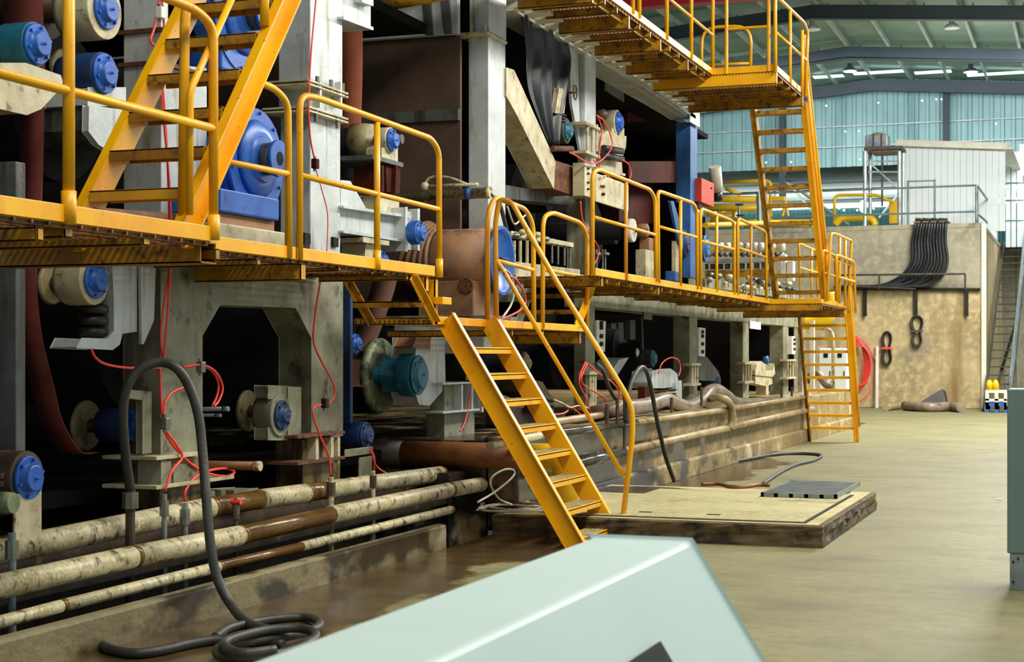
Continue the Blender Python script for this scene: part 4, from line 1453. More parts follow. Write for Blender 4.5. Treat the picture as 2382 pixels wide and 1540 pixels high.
# black plastic sheet
sh = MB()
L_, R_ = [(1208, 10), (1214, 110), (1216, 200), (1246, 280), (1274, 335)], [(1300, 50), (1318, 130), (1310, 200), (1298, 270), (1290, 342)]
Lp, Rp = spline(px_(XM - .02, L_), 5), spline(px_(XM - .02, R_), 5)
nn = 60
vs, fs = [], []
for i in range(len(Lp)):
    for j in range(nn + 1):
        t_ = j / nn
        p = Lp[i].lerp(Rp[i], t_)
        w_ = .045 * math.sin(t_ * 13 + i * .1) + .022 * math.sin(t_ * 31 + i * .22)
        vs.append((p.x + w_, p.y, p.z + .02 * math.sin(t_ * 9)))
for i in range(len(Lp) - 1):
    for j in range(nn):
        a = i * (nn + 1) + j
        fs.append((a, a + 1, a + nn + 2, a + nn + 1))
sh.add(vs, fs, True)
o = sh.build('plastic_sheet', 'plastic_black')
so = o.modifiers.new('thick', 'SOLIDIFY')
so.thickness = .004
tag(o, 'torn black plastic sheet hanging from the hood edge', 'sheet')

# hood edge beam with ribbed sheet ends
t = thing('hood_beam', (XM, 20, 5.2), 'long grey beam along the hood edge with white ribbed sheet ends above it', 'beam')
plate([(1176, -46), (1604, 236), (1604, 274), (1176, -14)], XM + .05, .12).prism(poly(XM, [(1176, -18), (1604, 270), (1604, 277), (1176, -11)]), XM + .1, XM - .3).build('edge_beam', 'machine_grey', t, bev=.004)
y = at(1190, 0, XM).y
ye = at(1605, 240, XM).y
zt = at(1400, 105, XM + .05).z
while y < ye:
    MB().box(XM - .3, XM + .3, y, y + .2, 5.43, 5.51).build('sheet_rib', 'white_paint', t, bev=.006)
    y += .36
MB().box(XM - .35, XM + .02, at(1190, 0, XM).y, ye, 5.40, 5.43).build('sheet_edge', 'machine_grey', t)
mb = MB()
col(mb, 1603, 1606, 1628, 250, 284, XM + .1)
mb.build('beam_end', 'white_paint', t, bev=.004)
t = thing('blue_column', (XM, at(1605, 400, XM).y, 2.4), 'blue box column under the end of the hood beam', 'column')
mb = MB()
col(mb, 1572, 1606, 1622, 284, 470, XM + .05)
col(mb, 1588, 1606, 1618, 470, 645, XM + .05)
mb.build('column_shaft', 'blue_cabinet', t, bev=.005)
mb = MB()
col(mb, 1600, 1603, 1626, 648, 690, XM + .05)
mb.build('column_base', 'frame_stained', t, bev=.005)
# column four
c4 = thing('machine_column', (XM, at(1360, 200, XM).y, 2.4), 'grey column behind the grey control boxes with a hydraulic cylinder', 'column')
mb = MB()
col(mb, 1343, 1361, 1386, 92, 395, XM)
mb.build('column_shaft', 'machine_grey', c4, bev=.005)
mb = MB()
col(mb, 1318, 1361, 1372, 455, 640, XM - .05)
mb.build('lower_shaft', 'frame_stained', c4, bev=.005)
plate([(1322, 92), (1343, 88), (1350, 350), (1330, 240)], XM - .06, .03).build('gusset', 'machine_grey', c4, bev=.003)
mb = MB()
for y_ in (285, 352):
    a, b = at(1360, y_, XM + .1), at(1393, y_ + 10, XM + .1)
    mb.box(XM - .1, XM + .12, a.y, b.y, a.z - .02, a.z + .015)
for px in (1366, 1378, 1388):
    a, b = at(px, 290, XM + .08), at(px, 352, XM + .08)
    mb.cyl((XM + .08, a.y, b.z), (XM + .08, a.y, a.z), .02, 8)
mb.build('cylinder_rods', 'cream_metal', c4)
# hand wheel
hc = at(1338, 215, XM + .12)
t = thing('hand_wheel', hc, 'small rusty hand wheel on a spindle near the plastic sheet', 'wheel')
P = [hc + Vector((0, math.cos(a) * .075 * 1.0, math.sin(a) * .085)) for a in [2 * math.pi * k / 24 for k in range(25)]]
MB().tube(P, .01, 8).build('rim', 'machine_dark', t)
mb = MB().cyl(hc - Vector((.3, 0, 0)), hc + Vector((.02, 0, 0)), .012, 10)
for a in (0, 2.1, 4.2):
    mb.cyl(hc, hc + Vector((0, math.cos(a) * .075, math.sin(a) * .085)), .006, 6)
mb.build('spindle', 'rust', t)
mb = MB()
a, b = at(1285, 346, XM + .05), at(1330, 346, XM + .05)
mb.cyl(a, b, .035, 16)
tag(mb.build('pipe_stub', 'rust'), 'rusty pipe stub at the bottom of the plastic sheet', 'pipe')
# roll arm around bearing 14
t = thing('press_unit', (XM, at(1420, 340, XM).y, 3.7), 'cream press arm with black bellows above the control boxes', 'arm')
plate([(1398, 318), (1412, 305), (1457, 318), (1456, 340), (1446, 372), (1448, 408), (1396, 392), (1394, 345)], XM + .0, .06).build('side_plate', 'cream_metal', t, bev=.006)
for k in range(2):
    a = at(1404, 345 + 18 * k, XM + .08)
    b = at(1446, 352 + 18 * k, XM + .08)
    MB().tube([a, b], .045, 14).build('bellows', 'bellows', t)
plate([(1388, 388), (1455, 404), (1455, 410), (1388, 394)], XM + .1, .1).build('shelf', 'cream_metal', t)
p = at(1397, 268, XM)
MB().lathe((XM - .1, p.y, p.z), (1, 0, 0), [(0, .05), (.15, .08), (.2, .03)], 16).build('knob', 'duct_brown', t)
for a_, b_, c_, d_, e_ in ((1298, 225, 1318, 245, 'pipe_cream'), (1305, 250, 1298, 275, 'cream_metal')):
    pass
t = thing('tensioner', (XM, at(1305, 250, XM).y, 3.9), 'cream tensioner link with a black spring beside the hand wheel', 'tensioner')
plate([(1300, 205), (1318, 212), (1312, 262), (1292, 262)], XM + .02, .06).build('link', 'cream_metal', t, bev=.008)
mb = MB()
for k in range(3):
    c = at(1302, 268 + 7 * k, XM)
    mb.lathe((c.x, c.y, c.z - .02), (0, 0, 1), [(0, .06), (.015, .085), (.03, .06)], 20)
mb.build('spring', 'bellows', t)
# control boxes
t = thing('control_box', (XM + .2, at(1360, 420, XM + .2).y, 3.2), 'narrow grey control box at the foot of the grey column', 'box')
mb = MB()
col(mb, 1332, 1360, 1377, 378, 455, XM + .2)
mb.build('box_body', 'cream_metal', t, bev=.004)
mb = MB()
for px, py in ((1366, 392), (1366, 404), (1366, 425), (1366, 440)):
    p = at(px, py, XM + .2)
    mb.cyl((p.x, p.y, p.z), (p.x + .03, p.y, p.z), .014, 8)
mb.build('button', 'button_dark', t)
t = thing('control_box', (XM + .25, at(1420, 440, XM + .25).y, 3.2), 'wide grey control box with black and red switches at the walkway railing', 'box')
mb = MB()
col(mb, 1379, 1386, 1462, 402, 468, XM + .25)
mb.build('box_body', 'cream_metal', t, bev=.004)
for i, (px, py) in enumerate(((1394, 413), (1402, 411), (1400, 434), (1400, 452))):
    p = at(px, py, XM + .25)
    MB().cyl((p.x, p.y, p.z), (p.x + .04, p.y, p.z), .02, 10).build('button', ('white_paint', 'white_paint', 'button_dark', 'button_dark')[i], t)
p = at(1396, 433, XM + .25)
MB().cyl((p.x, p.y, p.z), (p.x + .05, p.y, p.z), .014, 10).build('red_button', 'button_red', t)
# red box and white cylinder
t = thing('red_box', (XM + .1, at(1632, 440, XM + .1).y, 3.4), 'bright red orange box beside the blue column', 'box')
mb = MB()
col(mb, 1612, 1632, 1661, 414, 470, XM + .15)
mb.build('box_body', 'red_box', t, bev=.006)
p = at(1654, 438, XM + .15)
MB().cyl((p.x, p.y, p.z), (p.x + .02, p.y, p.z), .015, 10).build('lock', 'button_dark', t)
mb = MB()
col(mb, 1615, 1625, 1634, 468, 484, XM + .12)
mb.build('bracket', 'dark_redbrown', t)
a, b = at(1668, 445, XM + .0), at(1663, 388, XM + .0)
t = thing('white_cylinder', (a.x, a.y, a.z), 'upright cream cylinder with a black motor beneath, right of the red box', 'cylinder')
MB().lathe(a, b - a, [(0, .1), (.15, .105), ((b - a).length, .105), ((b - a).length, .08)], 24).build('cylinder_body', 'white_paint', t)
MB().lathe(a - Vector((0, 0, .18)), (0, 0, 1), [(0, .05), (.03, .1), (.14, .09), (.18, .06)], 20).build('motor', 'bellows', t)
mb = plate([(1641, 505), (1652, 505), (1648, 560), (1640, 555)], XM, .05)
tag(mb.build('hanging_strap', 'button_dark'), 'thin black strap hanging below the red box', 'strap')
mb = plate([(1560, 468), (1567, 468), (1589, 540), (1589, 580), (1578, 555)], XM + .1, .04)
tag(mb.build('scraper', 'blue_cabinet', bev=.003), 'pale blue slanting arm left of the blue column', 'arm')
# dark red cross beams inside
for i, (pl, pr, y0, y1, m, X, lab) in enumerate(((1460, 1572, 262, 283, 'dark_redbrown', XM - .8, 'upper'), (1462, 1575, 375, 425, 'dark_redbrown', XM - .9, 'lower'), (1440, 1575, 425, 520, 'dark_redbrown', XM - 1.3, 'lowest'))):
    mb = plate([(pl, y0), (pr, y0), (pr, y1), (pl, y1)], X, .3)
    tag(mb.build('cross_beam', m), f'{lab} dark red steel beam inside the machine left of the blue column', 'beam')
mb = plate([(1408, 172), (1451, 200), (1452, 238), (1408, 210)], XM - .35, .02)
tag(mb.build('panel_plate', 'machine_dark'), 'grey rectangular plate hanging under the hood beam', 'plate')

# pedestals in the long walkway bays
t = thing('bearing_stand', (XM, at(1500, 620, XM).y, 2.45), 'cream stand with a brown box seen through the first railing bay', 'stand')
mb = MB()
col(mb, 1478, 1502, 1524, 580, 668, XM + .05)
mb.build('stand_body', 'cream_metal', t, bev=.006)
mb = MB()
col(mb, 1487, 1510, 1520, 552, 592, XM + .0)
mb.build('brown_box', 'roll_brown', t, bev=.006)
p = at(1508, 536, XM)
MB().lathe((XM - .2, p.y, p.z), (1, 0, 0), [(0, .1), (.18, .1), (.2, .08)], 20).build('bearing_body', 'roll_brown', t)
mb = MB()
col(mb, 1562, 1572, 1582, 560, 662, XM + .05)
tag(mb.build('bearing_stand', 'cream_metal', bev=.006), 'slim cream stand left of the blue column foot', 'stand')
mb = MB()
col(mb, 1546, 1572, 1582, 630, 655, XM + .2)
tag(mb.build('oil_pot', 'blue_cabinet', bev=.02), 'small blue oil pot on the long walkway', 'pot')
# threaded clamp rows behind the landing
t = thing('clamp_row', (XM, at(1260, 600, XM).y, 2.6), 'row of threaded clamps and valves behind the landing railing', 'clamps')
for i, px in enumerate((1284, 1298, 1313, 1326)):
    a, b = at(px, 565 + i * 4, XM), at(px, 612 + i * 3, XM)
    MB().cyl(b, a, .014, 8).cyl(a, a + Vector((0, 0, .05)), .03, 6).build('clamp_screw', 'steel', t)
mb = plate([(1190, 538), (1334, 566), (1334, 574), (1190, 548)], XM + .03, .12)
mb.prism(poly(XM, [(1190, 610), (1340, 628), (1340, 640), (1190, 650)]), XM + .05, XM - .3)
mb.build('clamp_bar', 'cream_metal', t, bev=.005)
for i, (px, py) in enumerate(((1200, 548), (1215, 540), (1232, 552), (1250, 546), (1270, 556))):
    p = at(px, py, XM + .05)
    MB().sphere(p, .045, 10, (1, 1.4, .8)).build('valve_body', 'cream_metal' if i % 2 else 'steel', t)
for i, px in enumerate((1196, 1210, 1226, 1240)):
    a, b = at(px, 560, XM + .03), at(px, 640, XM + .03)
    MB().cyl(b, a, .02, 8).build('riser_pipe', 'pipe_cream', t)
mb = plate([(1182, 640), (1245, 655), (1245, 700), (1182, 700)], XM - .02, .25)
mb.build('clamp_base', 'frame_stained', t, bev=.008)
for px, lab in ((1385, 'left'), (1405, 'right')):
    mb = MB()
    for dx in (-3, 3):
        mb.cyl(at(px + dx, 628, XM + .02), at(px + dx, 580, XM + .02), .012, 8)
    p = at(px, 590, XM + .02)
    mb.box(p.x - .05, p.x + .05, p.y - .08, p.y + .08, p.z - .015, p.z + .015)
    tag(mb.build('threaded_clamp', 'steel'), f'{lab} pair of threaded rods behind the first railing bay', 'clamp')

# column three foot assembly and grey body below the landing
t = thing('roll_support', (XM, at(1010, 860, XM).y, .8), 'grey plate support with ribbed foot right of the teal bearing', 'support')
plate([(970, 778), (1034, 790), (1036, 900), (1000, 942), (975, 940), (962, 900)], XM - .02, .25).build('body_plate', 'machine_grey', t, bev=.006)
plate([(972, 778), (1002, 772), (1000, 812), (962, 806)], XM + .02, .2).build('top_block', 'roll_brown', t, bev=.01)
mb = MB()
col(mb, 1000, 1034, 1106, 895, 958, XM + .0)
col(mb, 990, 1034, 1104, 960, 1030, XM - .02)
mb.build('foot_body', 'frame_stained', t, bev=.006)
mb = MB()
for y_ in (893, 960):
    a, b = at(1026, y_, XM + .08), at(1112, y_ + 1, XM + .08)
    mb.box(XM - .3, XM + .1, a.y, b.y, a.z - .01, a.z + .01)
for px in (1056, 1080, 1104):
    mb.prism(poly(XM, [(px, 895), (px + 4, 895), (px + 4, 958), (px, 958)]), XM + .08, XM)
mb.build('foot_rib', 'machine_grey', t, bev=.002)
# narrow blue column
mb = MB()
col(mb, 792, 815, 821, 655, 985, XM - .1)
tag(mb.build('blue_column', 'blue_dark', bev=.004), 'narrow blue column right of the portal frame', 'column')

# pump behind stair
t = thing('pump_unit', (XM, at(1245, 920, XM).y, .8), 'brown grimy pump bed with black bellows behind the main stair', 'pump')
plate([(1212, 880), (1262, 890), (1286, 930), (1282, 938), (1215, 912)], XM + .0, .3).build('pump_bed', 'duct_brown', t, bev=.01)
for k in range(3):
    a, b = at(1228, 922 + 14 * k, XM + .05), at(1280, 930 + 14 * k, XM + .05)
    MB().tube([a, b], .05, 12).build('bellows', 'bellows', t)
plate([(1185, 950), (1300, 966), (1300, 1000), (1185, 990)], XM - .02, .3).build('foundation', 'duct_brown', t, bev=.02)

# far girder with columns
fg = thing('far_portal', (XM, 22, 1), 'long stained grey girder on columns below the long walkway', 'frame')
plate([(1366, 660), (1870, 738), (1870, 762), (1366, 712)], XM, .3).build('girder', 'frame_stained', fg, bev=.006)
for (pl, pc, pr, yt, yb) in ((1335, 1362, 1384, 700, 1000), (1566, 1604, 1622, 725, 960), (1698, 1728, 1742, 740, 935), (1790, 1822, 1834, 745, 935), (1856, 1866, 1874, 750, 925)):
    mb = MB()
    col(mb, pl, pc, pr, yt - 22, yb, XM - .01)
    mb.build('column', 'frame_stained', fg, bev=.005)
for (px, y0, y1) in ((1376, 868, 950), (1614, 848, 895), (1738, 845, 890), (1836, 838, 880)):
    mb = MB()
    for y_ in (y0, y1):
        a, b = at(px - 8, y_, XM + .1), at(px + 14, y_ + 1, XM + .1)
        mb.box(XM - .02, XM + .12, a.y, b.y, a.z - .02, a.z + .02)
    for dx in (-4, 2, 8):
        a, b = at(px + dx, y0, XM + .08), at(px + dx, y1, XM + .08)
        mb.cyl(b, a, .022, 8)
    mb.build('hydraulic_cylinder', 'cream_metal', fg)
plate([(1388, 745), (1409, 748), (1407, 818), (1388, 812)], XM + .02, .06).build('switch_panel', 'label_white', fg, bev=.003)
plate([(1626, 762), (1641, 764), (1640, 830), (1626, 828)], XM + .02, .06).build('switch_panel', 'label_white', fg, bev=.003)
plate([(1745, 747), (1770, 750), (1770, 767), (1745, 764)], XM + .02, .03).build('notice_plate', 'label_white', fg)
plate([(1498, 726), (1517, 729), (1517, 745), (1498, 742)], XM + .02, .03).build('notice_plate', 'duct_brown', fg)
mb = MB()
col(mb, 1824, 1842, 1850, 782, 824, XM + .1)
mb.build('switch_panel', 'label_white', fg)
mb = MB()
for px, ys in ((1396, (752, 762, 782, 800)), (1632, (772, 782, 800, 818)), (1846, (790, 800, 812))):
    for y_ in ys:
        p = at(px, y_, XM + .02 if px < 1800 else XM + .1)
        MB().cyl(p, p + Vector((.04, 0, 0)), .03, 8).build('switch', 'button_dark', fg)

# second pumps
t = thing('pump_unit', (XM, at(1550, 880, XM).y, .8), 'grey pump with a rounded guard and ringed bellows inside the far frame', 'pump')
P = [(1515, 890), (1518, 868), (1530, 862), (1560, 860), (1575, 872), (1578, 895), (1545, 900), (1517, 900)]
plate(P, XM + .1, .3).build('pump_cover', 'machine_grey', t, bev=.02)
for k in range(4):
    c = at(1548, 908 + k * 7, XM)
    MB().lathe((c.x, c.y, c.z), (0, 0, 1), [(0, .15), (.015, .18), (.03, .15)], 24).build('ring', 'cream_metal' if k % 2 else 'duct_brown', t)
plate([(1572, 888), (1585, 888), (1586, 930), (1572, 930)], XM + .15, .1).build('filter_can', 'machine_grey', t, bev=.02)
plate([(1500, 900), (1512, 900), (1512, 935), (1500, 935)], XM + .12, .1).build('stand', 'dark_redbrown', t, bev=.004)
t = thing('pump_unit', (XM, at(1775, 870, XM).y, .8), 'small cream vibrating pump on a stand right of the far column', 'pump')
plate([(1757, 862), (1760, 848), (1770, 840), (1779, 848), (1782, 866), (1798, 862), (1800, 845), (1803, 868), (1798, 876), (1757, 872)], XM + .1, .2).build('pump_cover', 'cream_metal', t, bev=.006)
plate([(1757, 874), (1795, 876), (1797, 892), (1788, 896), (1788, 918), (1782, 918), (1782, 898), (1757, 892)], XM + .08, .2).build('stand', 'cream_metal', t, bev=.006)
p = at(1786, 838, XM + .1)
MB().lathe((p.x - .1, p.y, p.z), (1, 0, 0), [(0, .06), (.1, .09), (.12, .05)], 20).build('pulley', 'blue_cabinet', t)
mb = plate([(1622, 832), (1645, 832), (1672, 866), (1662, 885), (1626, 884)], XM - .05, .3)
tag(mb.build('sloping_guard', 'machine_dark', bev=.008), 'dark sloping sheet guard above the fat hose', 'guard')
mb = plate([(1420, 868), (1440, 838), (1462, 832), (1434, 876), (1428, 884)], XM - .3, .3)
tag(mb.build('chute', 'machine_grey', bev=.004), 'grey steel chute slanting behind the stair handrail', 'chute')
mb = MB()
for (a_, y0, y1) in ((1422, 752, 765), (1438, 750, 765), (1466, 745, 790)):
    mb.prism(poly(XM - .5, [(a_, y0), (a_ + 12, y0), (a_ + 12, y1), (a_, y1)]), XM - .5, XM - .6)
mb.cyl(at(1492, 740, XM - .4), at(1496, 850, XM - .4), .02, 8)
mb.build('inner_bracket', 'machine_dark', fg, kind='stuff')
mb = MB().lathe(at(1479, 820, XM - .3), (1, 0, 0), [(0, .04), (.02, .07), (.04, .04)], 16)
tag(mb.build('pale_disc', 'machine_grey'), 'small pale disc in the first far opening', 'disc')

# press section behind: white cylinders, yellow bars
YP = 31.5
t = thing('press_section', (-7, YP, 2.8), 'cluttered grey and white press section behind the long walkway railing', 'press')
for i, px in enumerate((1677, 1693, 1721, 1737, 1756, 1771, 1797, 1820)):
    p = atY(px, 582, YP)
    MB().lathe(p, (0, 0, 1), [(0, .06), (.13, .06), (.15, .05 if i % 3 else .035)], 16).build('air_cylinder', 'label_white', t)
a, b = atY(1655, 582, YP), atY(1812, 578, YP)
MB().cyl(a, b, .035, 10).build('yellow_bar', 'yellow_pipe', t)
for i in range(14):
    p = atY(1650 + 13 * i, 592, YP - .1)
    MB().sphere(p, .055, 10).build('roller', 'steel' if i % 2 else 'machine_dark', t)
for (y0, y1, m, yy_) in ((600, 611, 'machine_grey', .1), (611, 626, 'machine_dark', -.0), (626, 645, 'yellow_dirt_shade', .15)):
    a, b = atY(1640, y1, YP - yy_), atY(1795, y0, YP - yy_)
    MB().box(a.x, b.x, YP - yy_, YP - yy_ + .2, a.z, b.z).build('cross_beam', m, t)
for i in range(9):
    a = atY(1648 + 17 * i, 618, YP - .05)
    MB().box(a.x, a.x + .03, YP - .06, YP - .02, a.z - .08, a.z + .05).build('upright', 'label_white', t)
random.seed(3)
for i in range(34):
    px = 1650 + i * 6 + random.uniform(-3, 3)
    py = 650 + i * .55 + random.uniform(-12, 12)
    X = XM - .1 - random.random() * .5
    p = at(px, py, X)
    MB().sphere(p, random.uniform(.05, .1), 8, (1, 1.3, .7)).build('valve', random.choice(['cream_metal', 'steel', 'machine_dark', 'cream_metal', 'frame_stained']), t)
    q = at(px, py + 22, X)
    MB().cyl(q, p, .018, 6).build('valve_stem', 'cream_metal', t)
mb = plate([(1640, 648), (1870, 690), (1870, 700), (1640, 668)], XM - .3, .3)
mb.build('lower_beam', 'frame_stained', t)
for (x0, x1, y0, y1) in ((1818, 1832, 592, 640), (1833, 1850, 608, 655)):
    a, b = atY(x0, y1, YP), atY(x1, y0, YP)
    MB().box(a.x, b.x, YP - .2, YP, a.z, b.z).build('white_unit', 'label_white', t, bev=.02)
# ================================================================ PIPES, HOSES, DESK, BACKGROUND


def run(name, pts, X, r, m, label, cat, group=None, n=14, rf=.1, smooth=True):
    P = px_(X, pts) if not isinstance(pts[0], Vector) else pts
    P = spline(P, 6) if smooth else fillet(P, rf)
    return tag(MB().tube(P, r, n).build(name, m), label, cat, group)


# ---- trench pipes along the kerb
def long_pipe(segs, label, r, X):
    """segs: [(px0, py0, px1, py1, material)] – lengths of one pipe"""
    a = at(segs[0][0], segs[0][1], X)
    t = thing('trench_pipe', (X, a.y, a.z), label, 'pipe')
    for s in segs:
        p, q = at(s[0], s[1], X), at(s[2], s[3], X)
        MB().cyl(p, q, r * (1 if s[4] == 'pipe_cream' else .94), 24).build('pipe_length', s[4], t)
        if s[4] == 'pipe_cream':
            d = (q - p).normalized()
            MB().cyl(q - d * .02, q + d * .02, r * 1.04, 24).build('joint_band', 'pipe_wet', t)
    return t


long_pipe([(-60, 1296, 490, 1181, 'pipe_cream'), (490, 1181, 602, 1162, 'pipe_wet'), (602, 1162, 712, 1147, 'pipe_cream'), (712, 1147, 756, 1140, 'pipe_wet'), (756, 1140, 1024, 1103, 'pipe_cream')],
          'upper cream pipe of the trench, passing behind the black hose and ending near the stair', .075, -5.75)
long_pipe([(-60, 1378, 310, 1295, 'pipe_cream'), (310, 1295, 560, 1245, 'pipe_cream'), (560, 1245, 768, 1198, 'pipe_wet'), (768, 1198, 1045, 1140, 'pipe_cream'), (1045, 1140, 1245, 1104, 'pipe_cream')],
          'lower thick cream pipe of the trench, the longest one in front', .068, -5.42)
long_pipe([(-60, 1464, 145, 1409, 'pipe_cream'), (145, 1409, 510, 1318, 'pipe_cream'), (510, 1318, 700, 1272, 'pipe_wet'), (700, 1272, 1048, 1186, 'pipe_cream')],
          'thin cream pipe of the trench just above the kerb', .036, -5.3)
t = thing('floor_rail', (-5.9, at(300, 1230, -5.9).y, .2), 'dark wet channel iron behind the trench pipes', 'rail')
mb = MB().box(-6.35, -6.0, 4, at(1050, 1130, -6).y, .3, .44)
mb.build('sole_plate', 'duct_brown', t, bev=.01)
MB().box(-5.66, -5.58, 4, at(1040, 1130, -5.6).y, .24, .34).build('angle_iron', 'duct_brown', t)
# upright rods with valves in front of and behind the pipes
for i, (px, y0, y1, X, r, m, lab) in enumerate((
        (28, 1240, 1420, -5.5, .022, 'galv', 'upright galvanised rod with a coupling at the left edge of the trench'),
        (303, 1130, 1272, -5.62, .03, 'duct_brown', 'thick upright nipple under the left end of the black hose'),
        (382, 1150, 1330, -5.6, .018, 'galv', 'left of the two thin upright rods on the trench pipes below the first column'),
        (430, 1170, 1330, -5.6, .02, 'galv', 'right of the two thin upright rods on the trench pipes below the first column'),
        (549, 1160, 1300, -5.6, .016, 'duct_brown', 'upright rod with a red tap on the trench pipes'),
        (770, 1110, 1262, -5.6, .022, 'pipe_cream', 'upright rod below the second column'),
        (868, 1095, 1240, -5.6, .018, 'pipe_cream', 'upright rod below the small dark blue bearing'),
        (862, 1222, 1330, -5.32, .02, 'duct_brown', 'short brown post standing in the trench near the kerb end'))):
    a, b = at(px, y0, X), at(px, y1, X)
    b.z = -.3
    t = thing('support_rod', (a.x, a.y, b.z), lab, 'rod', 'upright rods of the trench')
    MB().cyl((a.x, a.y, b.z), a, r, 10).build('rod', m, t)
    if i < 7:
        MB().cyl(a - Vector((0, 0, .14)), a - Vector((0, 0, .04)), r * 1.7, 8).build('coupling', 'steel' if i in (0, 1, 2, 3) else 'duct_brown', t)
    if i == 4:
        MB().cyl(a + Vector((-.04, 0, -.02)), a + Vector((.04, 0, -.02)), .02, 10).build('tap', 'red_tube', t)
for px, py in ((250, 1010),):
    pass
a = at(478, 1082, XM)
yq = at(478, 1082, XM - .1).y
for (x0, y0, x1, y1, r, m, lab) in ((478, 1082, 592, 1084, .032, 'rusty_pipe', 'capped brown pipe end sticking out of the first column foot'),
                                    (470, 955, 518, 951, .016, 'galv', 'upper thin grey rod sticking out behind the black hose'),
                                    (470, 966, 500, 966, .012, 'galv', 'lower thin grey rod sticking out behind the black hose')):
    p, q = atY(x0, y0, yq), atY(x1, y1, yq)
    t = thing('pipe_stub', p, lab, 'pipe')
    MB().cyl(p - Vector((.4, 0, 0)), q, r, 16).build('stub', m, t)
    MB().cyl(q, q + Vector((.05, 0, 0)), r * 1.12, 16).build('cap', 'pipe_cream' if r > .03 else m, t)
# small box sections beside the foot
for i, (pl, pr, y0, y1) in enumerate(((545, 600, 1140, 1172),)):
    mb = plate([(pl, y0), (pr, y0 - 4), (pr, y1 - 6), (pl, y1)], XM + .1, .2)
    tag(mb.build('steel_block', 'frame_stained', bev=.005), 'flat stained steel block behind the trench pipes', 'block')

# ---- big transverse rusty pipe with yellow elbow into the slab
yR = atz(1318, 1182, .19).y
pL, pR, pE = atY(880, 1060, yR), atY(1235, 1062, yR), atY(1318, 1062, yR)
rbig = .125
t = thing('large_pipe', (pL.x, yR, pL.z), 'large rusty pipe crossing behind the main stair and bending down yellow into the slab', 'pipe')
MB().cyl((pL.x - .6, yR, pR.z), (atY(940, 1062, yR).x, yR, pR.z), rbig, 32).build('pipe_length', 'duct_brown', t)
MB().cyl((atY(940, 1062, yR).x, yR, pR.z), (pR.x, yR, pR.z), rbig * .99, 32).build('pipe_length', 'rusty_pipe', t)
q = Vector((pE.x - .02, yR, .18))
MB().tube(fillet([Vector((pR.x - .02, yR, pR.z)), Vector((pE.x, yR, pR.z)), q], .28, 8), rbig, 28).build('yellow_elbow', 'yellow_pipe', t)
MB().lathe((pE.x - .02, yR, .19), (0, 0, 1), [(0, rbig * 1.25), (.03, rbig * 1.25)], 24).build('floor_collar', 'yellow_dirt_shade', t)

# ---- pipes on the tall pit wall
XWp = KX + .07
t = thing('wall_pipe', (XWp, at(1600, 950, XWp).y, .85), 'upper pipe clipped along the top of the tall pit wall', 'pipe')
for (x0, y0, x1, y1, m) in ((1140, 1037, 1262, 1012, 'pipe_cream'), (1262, 1012, 1480, 983, 'pipe_darkwet'), (1480, 983, 1700, 952, 'pipe_far'), (1700, 952, 1885, 920, 'pipe_far')):
    p, q = at(x0, y0, XWp), at(x1, y1, XWp)
    MB().cyl(p, q, .04, 16).build('pipe_length', m, t)
t = thing('wall_pipe', (XWp, at(1600, 1010, XWp).y, .5), 'lower pipe running along the face of the tall pit wall', 'pipe')
for (x0, y0, x1, y1, m) in ((1245, 1104, 1340, 1080, 'pipe_darkwet'), (1340, 1080, 1450, 1050, 'pipe_darkwet'), (1450, 1050, 1700, 994, 'pipe_far'), (1700, 994, 1890, 951, 'pipe_far')):
    p, q = at(x0, y0, XWp), at(x1, y1, XWp)
    MB().cyl(p, q, .052, 16).build('pipe_length', m, t)
run('ledge_pipe', [(1270, 985), (1400, 966), (1560, 945), (1640, 930)], XM + .45, .045, 'pipe_far', 'brown pipe lying on the ledge behind the wall pipes', 'pipe')
run('fat_hose', px3([(1330, 975, XM - .4), (1385, 962, XM + .3)] + [(p_[0], p_[1], XM + .62) for p_ in [(1440, 950), (1500, 944), (1545, 930), (1570, 938), (1600, 948), (1630, 934), (1650, 912), (1668, 908), (1690, 922), (1716, 938), (1790, 936), (1870, 922), (1900, 915)]]), 0, .1, 'hose_fat',
    'fat grey hose snaking over the pit wall', 'hose', n=18)
run('elbow_pipe', px3([(1652, 928, KX - .25), (1668, 925, KX - .02), (1688, 930, KX + .12), (1701, 948, KX + .14), (1703, 978, KX + .13), (1697, 998, KX + .1)]), 0, .055, 'pipe_far', 'cream elbow pipe hanging over the wall pipes', 'pipe', n=16)
for i, (px, y0, y1) in enumerate(((1412, 940, 995), (1436, 925, 990), (1453, 920, 1060), (1562, 925, 960), (1632, 900, 945), (1818, 905, 925), (1842, 900, 922))):
    a, b = at(px, y0, KX + .1), at(px, y1, KX + .1)
    t = thing('pipe_hanger', b, ('first', 'second', 'third, longest', 'fourth', 'fifth', 'sixth', 'seventh')[i] + ' thin upright rod from the left on the pit wall pipes', 'rod', 'thin rods on the pit wall')
    MB().cyl(b, a, .02, 8).build('rod', 'duct_brown', t)

# ---- black hoses
run('black_hose', px3([(303, 1140, -5.62), (292, 1060, -5.6), (286, 970, -5.58), (294, 905, -5.55), (322, 862, -5.5), (372, 843, -5.4), (412, 858, -5.3), (442, 905, -5.25), (462, 970, -5.2), (472, 1060, -5.15), (480, 1160, -5.08), (490, 1270, -5.02), (507, 1350, -4.96), (540, 1410, -4.85)]) + [atz(578, 1450, .03), atz(640, 1470, .03)], 0, .03,
    'hose_grey', 'long black rubber hose arching over the trench pipes and down to the floor', 'hose')


def floor_run(name, pts, r, m, label, cat='hose', z=None, X=None):
    P = [atz(a, b, (z or 0) + r + (c[0] if c else 0)) for a, b, *c in pts]
    return tag(MB().tube(spline(P, 8), r, 12).build(name, m), label, cat)


